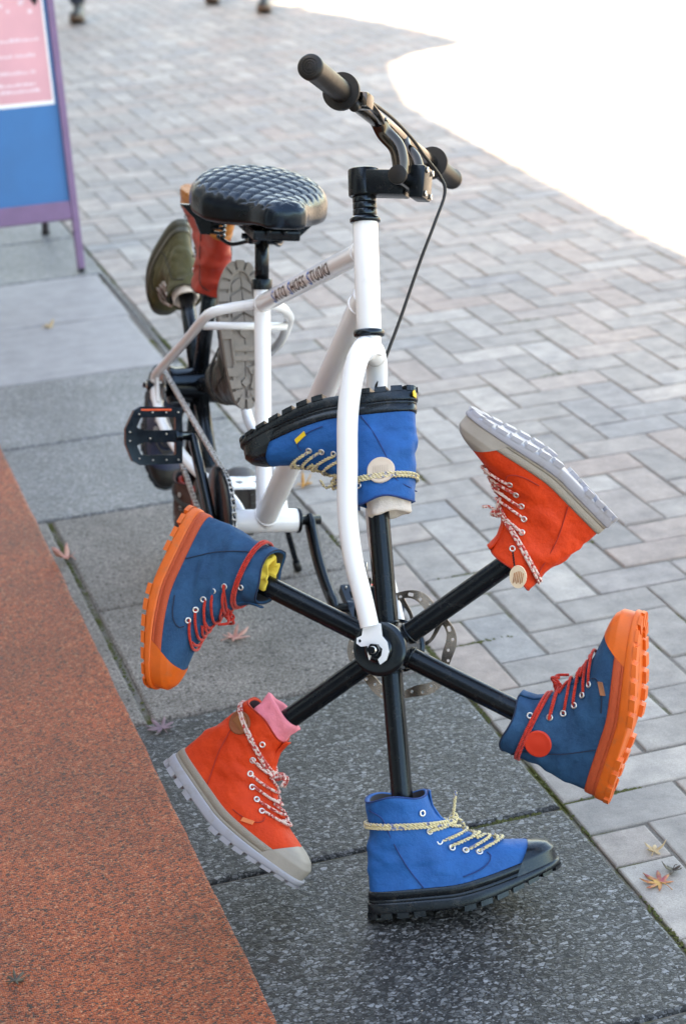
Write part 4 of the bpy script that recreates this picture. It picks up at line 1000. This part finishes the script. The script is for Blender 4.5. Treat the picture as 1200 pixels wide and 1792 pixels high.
sole = [c for c in rb.children if c.name.startswith('sole')][0]
def block2(poly, z0=.0072, z1=.0012):
    n = len(poly); V = [(x, y, z0 + float(spring(x, z0))) for x, y in poly] + [(x, y, z1 + float(spring(x, z1))) for x, y in poly]
    return V, [tuple(range(n - 1, -1, -1)), tuple(range(n, 2 * n))] + [(i, (i + 1) % n, n + (i + 1) % n, n + i) for i in range(n)]
TB = []
for x in (.262, .236, .210, .186):
    hw = .020 if x > .25 else .024
    for s in (-1, 1): TB.append([(x, 0.0008 * s), (x - .015, s * hw), (x - .031, s * hw), (x - .019, s * .0008)])
for x in (.118, .098): TB.append([(x - .005, -.024), (x + .005, -.024), (x + .007, 0), (x + .005, .024), (x - .005, .024)])
TB.append([(.138, 0), (.146, -.010), (.156, -.011), (.158, 0), (.156, .011), (.146, .010)])
for s in (-1, 1):
    TB += [[(.080, s * .004), (.086, s * .026), (.074, s * .027), (.066, s * .012)], [(.058, s * .012), (.066, s * .027), (.044, s * .025), (.040, s * .014)], [(.034, s * .003), (.036, s * .022), (.020, s * .018), (.018, s * .003)]]
TB.append([(.060, 0), (.050, .009), (.040, 0), (.050, -.009)])
for poly in TB: mk('tread_block', block2(poly), M['grey_sole'], sole, False)
mk('sole_rim', loft([[(x, y, z + float(spring(x, z))) for x, y in resample(sole_outline(o), 100)] for z, o in ((.0080, -.0165), (.0030, -.0175), (.0012, -.019), (.0012, -.0215), (.0030, -.023), (.0080, -.0238))]), M['grey_sole'], sole)
rb = make_boot(rear_mat(77, twist_=.0), 'boot', dict(D0, upper='red_leather', sole='amber_sole', band='amber_sole', cap='red_leather', tongue='brown_suede'), seed=12, wrap=False)
tag(rb, 'red boot with amber sole upside down behind the saddle', 'boot', GR)
rb = make_boot(rear_mat(138), 'boot', dict(D0, upper='olive', sole='dark_olive', band='dark_olive', cap='dark_olive', tongue='olive', lace='lace_grey'), seed=13, lugs=False, wrap=False)
tag(rb, 'olive green boot with dark sole, toe down, behind the rear wheel', 'boot', GR)
rb = make_boot(rear_mat(198), 'boot', dict(D0, upper='navy_leather', sole='black_sole', band='black_sole', cap='black_leather', tongue='navy_leather'), seed=14)
tag(rb, 'dark navy boot with black sole behind the pedal', 'boot', GR)
rb = make_boot(rear_mat(266, rad=.372), 'boot', dict(D0, upper='brown_suede', sole='tan_sole', band='tan_sole', cap='brown_suede', tongue='red_leather', seam='seam_dk', lace='lace_dark'), seed=15)
tag(rb, 'dark brown boot with tan sole on the slab under the rear wheel', 'boot', GR)
rb = make_boot(rear_mat(318), 'boot', dict(D0, upper='charcoal', sole='charcoal', band='black_sole', cap='charcoal', tongue='charcoal'), seed=16)
tag(rb, 'charcoal grey boot with rounded toe between the chain stays', 'boot', GR)
for a, mt, lab in ((138, 'sock_white', 'pale sock cuff showing in the olive boot'), (266, 'red_leather', 'red lining sock in the mouth of the brown boot')):
    o = mk('sock', sockring(.150, .186, .035, .12, a, -.1, .056), M[mt]); o.matrix_world = rear_mat(a); tag(o, lab, 'sock', 'socks stuffed round the spokes')

# ------------------------------------------------------------------ charm
pc = [c for c in [ch]][0]
c3 = np.array([-1.233, -2.645, .488])
cm = empty('wooden_charm', tuple(c3)); tag(cm, 'small oval wooden charm hanging on a bead chain below the red boot', 'charm')
fc = Vector(CAM_C) - Vector(c3); fc.z *= .3; qd = (Vector((-.60, -.78, .12))).normalized().to_track_quat('Z', 'Y').to_matrix()
def CH(p): return tuple(qd @ Vector(p))
ov = [(.0125 * math.cos(a), .017 * math.sin(a)) for a in np.linspace(0, 2 * math.pi, 28, endpoint=False)]
dsk = mk('disc', xf(prism(ov, -.0015, .0015), CH), M['charm'], cm, False)
mk('burnt_pattern', xf(join(*[tube([(x, -.010 + .002 * abs(k % 2), .0018), (x + .002, .0095 - abs(x) * .5, .0018)], .0006, 5) for k, x in enumerate(np.linspace(-.007, .006, 6))]), CH), M['charm_ink'], dsk)
for k in range(6): mk('bead', xf(cyl((-.006 - .0005 * k, .016 + .0035 * k, 0), (-.006 - .0005 * k, .0188 + .0035 * k, 0), .0014, seg=8), CH), M['black_satin'], cm)
# ------------------------------------------------------------------ signboard
M['purple'] = simple('purple_painted_wood', (.17, .095, .19), .55, var=.25, scale=18, bmp=.2); M['purple_dk'] = simple('dark_stained_leg', (.03, .022, .03), .6)
M['panel'] = simple('blue_panel', (.008, .125, .32), .5, var=.18, scale=7); M['poster'] = simple('pink_poster', (.62, .30, .33), .45, var=.2, scale=5); M['paper'] = simple('white_paper', (.80, .79, .78), .5, var=.04); M['print'] = simple('pale_print', (.72, .55, .60), .5)
sg = empty('signboard', (-1.16, 1.15, 0)); tag(sg, 'blue folding signboard with purple frame and pink poster', 'signboard')
su = Vector((0, .306, .84)).normalized(); snn = Vector((1, 0, 0)).cross(su)
def SG(p):          # p = (across, up the board, towards the viewer)
    v = Vector((p[0] + .034 * p[1] / .9, 0, 0)) + su * p[1] + snn * p[2]; return tuple(v)
BW = .52
for x in (-.012, -BW): 
    st = mk('stile', xf(box(x - .011, x + .012, .012, 1.25, -.016, .014, .002), SG), M['purple'], sg, False)
    mk('foot', xf(box(x - .009, x + .010, .0, .0115, -.014, .012), SG), M['black_rubber'], st, False)
for y0, y1 in ((.176, .236), (1.18, 1.248)): mk('rail', xf(box(-BW + .0125, -.0235, y0, y1, -.012, .010, .002), SG), M['purple'], sg, False)
pn = mk('panel', xf(box(-BW + .0125, -.0235, .2365, 1.1795, -.008, .0), SG), M['panel'], sg, False)
po = mk('poster', xf(box(-BW + .06, -.034, .555, 1.10, .0005, .0015), SG), M['paper'], sg, False)
mk('poster_print', xf(box(-BW + .066, -.041, .568, 1.094, .0018, .0024), SG), M['poster'], po, False)
T_ = []
for y, segs in ((.600, ((-.22, -.075),)), (.622, ((-.22, -.09),)), (.66, ((-.22, -.11), (-.10, -.085))), (.715, ((-.20, -.155), (-.145, -.08))), (.765, ((-.235, -.20), (-.19, -.06))), (.80, ((-.24, -.19),))):
    for a, b_ in segs:
        x = a
        while x < b_: w_ = random.uniform(.006, .016); T_.append(box(x, min(x + w_, b_), y, y + random.uniform(.006, .012), .0026, .0030)); x += w_ + .0035
for q in T_: mk('lettering', xf(q, SG), M['print'], po, False)
for k in range(26):
    x, y = random.uniform(-.32, -.05), random.uniform(.83, 1.08); r = random.uniform(.004, .008)
    mk('blossom_print', xf(prism([(x + r * math.cos(a) * (1 + .25 * math.cos(5 * a)), y + r * math.sin(a) * (1 + .25 * math.cos(5 * a))) for a in np.linspace(0, 6.283, 20, endpoint=False)], .0026, .0030), SG), M['print'], po, False)
ru = Vector((0, -.27, .84)).normalized()
for x in (-.028, -BW + .015): 
    p0 = np.array([x, .575, 0.0]); mk('rear_leg', tube([p0 + [0, 0, .012], p0 + np.array(ru) * 1.05], .0125, 4), M['purple_dk'], sg, False)
    mk('rear_foot', tube([p0, p0 + [0, 0, .0118]], .015, 4), M['black_rubber'], sg, False)
# ------------------------------------------------------------------ passers-by
M['denim'] = simple('dark_denim', (.018, .024, .045), .8, var=.3, scale=60); M['skin'] = simple('skin', (.50, .30, .22), .5, var=.08); M['coat'] = simple('dark_coat', (.03, .03, .036), .8, var=.2); M['jacket'] = simple('grey_jacket', (.16, .16, .17), .8, var=.2); M['hair'] = simple('black_hair', (.012, .010, .009), .45); M['brown_sole'] = simple('brown_shoe_sole', (.16, .09, .055), .6)
def person(label, feet, heading, coat, shoe_sole):
    """feet: left and right foot on the ground (ankle positions), body stands between them"""
    mid = (np.array(feet[0]) + np.array(feet[1])) / 2; root = empty('person', (mid[0], mid[1], 0)); tag(root, label, 'person', 'passers-by at the far edge')
    h = np.array([math.cos(heading), math.sin(heading), 0]); l = np.array([-h[1], h[0], 0]); Z = np.array([0, 0, 1.0])
    L, R_ = [np.array([f[0] - mid[0], f[1] - mid[1], 0]) for f in feet]
    J = {}; pts = []; rad = []; E_ = []
    def v(k, p, r): J[k] = len(pts); pts.append(tuple(p)); rad.append(r)
    v('pel', .93 * Z, (.15, .12)); v('waist', 1.06 * Z + .01 * h, (.14, .10)); v('chest', 1.28 * Z, (.165, .115)); v('neck', 1.45 * Z + .01 * h, (.06, .06)); v('neck2', 1.52 * Z + .02 * h, (.052, .052)); v('head', 1.62 * Z + .035 * h, (.085, .098)); v('crown', 1.70 * Z + .025 * h, (.07, .082))
    E_ += [('pel', 'waist'), ('waist', 'chest'), ('chest', 'neck'), ('neck', 'neck2'), ('neck2', 'head'), ('head', 'crown')]
    for s, f, nm in ((1, L, 'l'), (-1, R_, 'r')):
        hip = .88 * Z + l * s * .09; an = f + .09 * Z; kn = (hip + an) / 2 + h * .05 + .02 * Z
        v('hip' + nm, hip, (.085, .09)); v('kn' + nm, kn, (.062, .062)); v('cf' + nm, kn * .55 + an * .45 - h * .02, (.058, .06)); v('an' + nm, an, (.052, .055))
        E_ += [('pel', 'hip' + nm), ('hip' + nm, 'kn' + nm), ('kn' + nm, 'cf' + nm), ('cf' + nm, 'an' + nm)]
        sh = 1.40 * Z + l * s * .18; el_ = 1.13 * Z + l * s * .23 - h * .03; wr = .90 * Z + l * s * .22 + h * .06; hd = .82 * Z + l * s * .215 + h * .085
        v('sh' + nm, sh, (.06, .06)); v('el' + nm, el_, (.045, .045)); v('wr' + nm, wr, (.030, .030)); v('hd' + nm, hd, (.030, .018))
        E_ += [('chest', 'sh' + nm), ('sh' + nm, 'el' + nm), ('el' + nm, 'wr' + nm), ('wr' + nm, 'hd' + nm)]
        for q in range(5):
            off = (q - 2) * .016; fr_ = hd + h * (off if q else -.01 + .04) - .02 * Z; tip = hd + h * (off * 1.1 + .012 + (.035 if q == 4 else 0)) - (.085 - .006 * abs(q - 2) - (.035 if q == 4 else 0)) * Z
            v('f%d' % q + nm, tip, (.008, .008)); E_.append(('hd' + nm, 'f%d' % q + nm))
    me = bpy.data.meshes.new('body'); me.from_pydata(pts, [(J[a], J[b_]) for a, b_ in E_], []); me.update()
    o = bpy.data.objects.new('body', me); COL.objects.link(o); o.parent = root
    sk = o.modifiers.new('skin', 'SKIN'); sk.use_smooth_shade = True
    if not me.skin_vertices: 
        bm = bmesh.new(); bm.from_mesh(me); bm.verts.layers.skin.verify(); bm.to_mesh(me); bm.free()
    for i, r in enumerate(rad): me.skin_vertices[0].data[i].radius = r; me.skin_vertices[0].data[i].use_root = (i == 0)
    sb = o.modifiers.new('sub', 'SUBSURF'); sb.levels = 2; sb.render_levels = 2
    dg = bpy.context.evaluated_depsgraph_get(); dg.update(); m2 = bpy.data.meshes.new_from_object(o.evaluated_get(dg)); o.modifiers.clear(); o.data = m2
    m2.materials.clear(); [m2.materials.append(M[k]) for k in ('denim', coat, 'skin')]
    for p in m2.polygons:
        c_ = p.center; lat = abs(np.dot(np.array(c_), l)); p.use_smooth = True
        p.material_index = 2 if (c_.z > 1.47 or (c_.z < .9 and lat > .185 and c_.z > .6)) else (1 if c_.z > .86 else 0)
    hdp = 1.635 * Z + .02 * h
    hv, hf = ringloft([hdp + Z * q for q in (-.06, -.02, .03, .07, .10, .118)], [.094, .104, .108, .098, .066, .01], (0, 0, 1), 28); mk('hair', ([tuple(np.array(p) - h * .022) for p in hv], hf), M['hair'], root)
    for s in (-1, 1): mk('eye', ringloft([hdp + h * (.098 + q) + l * s * .032 for q in (-.01, 0, .004)], [.011, .009, .002], h, 12), M['hair'], root)
    mk('nose', ringloft([hdp + h * .098 - Z * .02, hdp + h * .125 - Z * .035, hdp + h * .128 - Z * .042], [.014, .011, .002], h, 12), M['skin'], root)
    for f in (L, R_):
        Rm = np.stack([h, l, Z], 1) * .92; o_ = f - h * .075
        up_, F_, n0 = upper_mesh(21); keep = [q for q in F_ if max(up_[i][2] - float(spring(up_[i][0])) for i in q) < .125]
        sh_ = mk('shoe', ([tuple(Rm @ np.array(p) + o_) for p in up_], keep), M['black_leather'], root)
        mk('sole', ([tuple(Rm @ np.array([p[0], p[1], (p[2] - .0085) * 1.2]) + o_) for p in PLATE[0]], PLATE[1]), M[shoe_sole], sh_)
    return root
person('person in dark trousers and black shoes walking beyond the signboard', [(-.02, 7.10), (-.22, 7.55)], math.radians(250), 'coat', 'brown_sole')
person('person with black shoes mid-stride at the top edge, by the sunlit paving', [(1.10, 6.83), (.93, 7.45)], math.radians(250), 'jacket', 'brown_sole')
# ------------------------------------------------------------------ fallen leaves
def leafmat(n, c1, c2): 
    m, t, b = nodes(n, .6); nz = noise_n(t, coords(t), 60, 3); t.links.new(ramp(t, [(.35, c1), (.65, c2)], nz.outputs[0]).outputs[0], b.inputs['Base Color']); return m
M['leaf_pink'] = leafmat('leaf_pink', (.46, .15, .12), (.62, .34, .27)); M['leaf_mauve'] = leafmat('leaf_mauve', (.14, .08, .11), (.24, .15, .17)); M['leaf_yellow'] = leafmat('leaf_yellow', (.62, .36, .06), (.34, .06, .08)); M['leaf_dry'] = leafmat('leaf_dry', (.42, .28, .14), (.56, .40, .22)); M['leaf_dark'] = leafmat('leaf_dark', (.05, .03, .025), (.12, .10, .06)); M['leaf_orange'] = leafmat('leaf_orange', (.62, .30, .05), (.50, .22, .04))
def maple(label, x, y, size, mt, rot, curl=.25, z=.004, lobes=7, crumple=.1):
    n = lobes; P = []; seed = x * 13
    for k in range(n):
        a = math.radians(-125 + 250 * k / (n - 1)); Lk = size * (.55 + .45 * math.cos(a * .62)) * random.uniform(.88, 1.1); wv = math.radians(250 / (n - 1))
        if k: P.append((a - wv * .5, size * .26))
        for q, rr in ((-.26, .60), (-.13, .80), (0, 1.0), (.13, .80), (.26, .60)): P.append((a + q * wv, Lk * rr))
    P.append((math.pi, size * .10)); V = [(0, 0, .0)]; F = []
    for ring in (.5, 1.0):
        for a, r in P:
            r *= ring; xx, yy = r * math.cos(a), r * math.sin(a); zz = curl * r * r / size * (1 + .8 * math.sin(3 * a + seed)) + crumple * size * noise.noise(Vector((xx * 60, yy * 60, seed))) * ring
            V.append((xx, yy, max(0, zz)))
    m_ = len(P)
    for k in range(m_):
        l = (k + 1) % m_; F.append((0, 1 + k, 1 + l)); F.append((1 + k, 1 + m_ + k, 1 + m_ + l, 1 + l))
    e = empty('maple_leaf', (x, y, z)); e.rotation_euler = (0, 0, rot); tag(e, label, 'leaf', 'fallen leaves')
    b_ = mk('blade', (V, F), M[mt], e); s = b_.modifiers.new('s', 'SOLIDIFY'); s.thickness = .0006
    mk('stalk', tube(catmull([(-.005 * size, 0, .001), (-.35 * size, .03 * size, .002 + curl * .004), (-.75 * size, .12 * size, .001)], 5), .0007, 6), M[mt], e)
    return e
maple('pinkish maple leaf on the granite slab below the left navy boot', -1.432, -1.705, .036, 'leaf_pink', .3, .3)
maple('curled pale pink leaf lying over the edge of the red paving', -1.662, -1.195, .034, 'leaf_pink', 2.4, .7, .009, 5)
maple('mauve maple leaf by the slab corner beside the red paving', -1.645, -2.005, .034, 'leaf_mauve', 1.9, .15)
maple('dark maple leaf lying on the red paving', -2.010, -2.655, .020, 'leaf_dark', .8, .25, .0085)
maple('yellow and purple maple leaf on the brick paving at the right edge', -1.058, -2.765, .034, 'leaf_yellow', 2.0, .15, .002)
maple('crumpled dry brown leaf on the brick paving', -1.028, -2.685, .020, 'leaf_dry', 1.0, .6, .002, 5, .5)
maple('dark curled leaf at the right edge of the brick paving', -1.025, -2.742, .020, 'leaf_dark', 4.0, .7, .002, 5, .3)
maple('orange leaf in the mossy joint behind the bicycle', -1.070, -.99, .026, 'leaf_orange', .2, .9, .002, 5, .4)
maple('pale fallen leaf on the grey stone slab near the signboard', -1.39, .56, .026, 'leaf_dry', .5, .5, .003, 5, .3)

# ------------------------------------------------------------------ moss and crumbs in the joints
M['moss'] = simple('moss', (.075, .082, .022), .95, var=.5, scale=200); M['crumb'] = simple('grit', (.30, .27, .24), .8, var=.5, scale=120)
def crumbs(name, pts, mat, label, cat, lo, hi, flat):
    V = []; F = []
    for x, y, z in pts:
        r = random.uniform(lo, hi); n = len(V); a0 = random.uniform(0, 6.28)
        for k in range(5): a = a0 + k * 1.257; q = r * random.uniform(.6, 1.2); V.append((x + q * math.cos(a), y + q * math.sin(a), z + r * flat * random.uniform(-.1, .35)))
        V.append((x, y, z + r * flat)); F += [(n + k, n + (k + 1) % 5, n + 5) for k in range(5)]
    o = mk(name, (V, F), mat, smooth=False); o['kind'] = 'stuff'; o['label'] = label; o['category'] = cat; return o
mp = []
while len(mp) < 1300:
    y = random.uniform(-3.6, 1.5); d = noise.noise(Vector((y * 2.3, 4.0, 0))) + .6 * noise.noise(Vector((y * 9, 1.0, 0)))
    if random.random() < .02 + 1.2 * d: mp.append((EDGE + random.gauss(-.001, .0035), y, -.003))
for jx, jy, n_ in ((-.80, -1.04, 70), (-.62, -1.55, 60), (-.20, -.49, 60), (-.9, -1.6, 60), (-1.0, -1.9, 90), (-.1, .0, 30), (-1.0, -2.5, 120), (-1.2, -2.512, 160), (-1.66, -1.2, 150), (-1.66, -1.7, 90)):
    for k in range(n_):
        if jx < -1.3: mp.append((jx + random.gauss(0, .0025), jy + random.gauss(0, .12), -.002))
        else: mp.append((jx + random.gauss(0, .03), jy + random.gauss(0, .0022), -.002))
crumbs('moss', mp, M['moss'], 'green moss growing in the joints beside the slabs', 'moss', .0015, .0042, .8)
crumbs('grit', [(random.uniform(-1.68, -.3), random.uniform(-3.3, .8), .0008) for k in range(260)], M['crumb'], 'loose grit scattered on the paving', 'grit', .0007, .0022, .7)
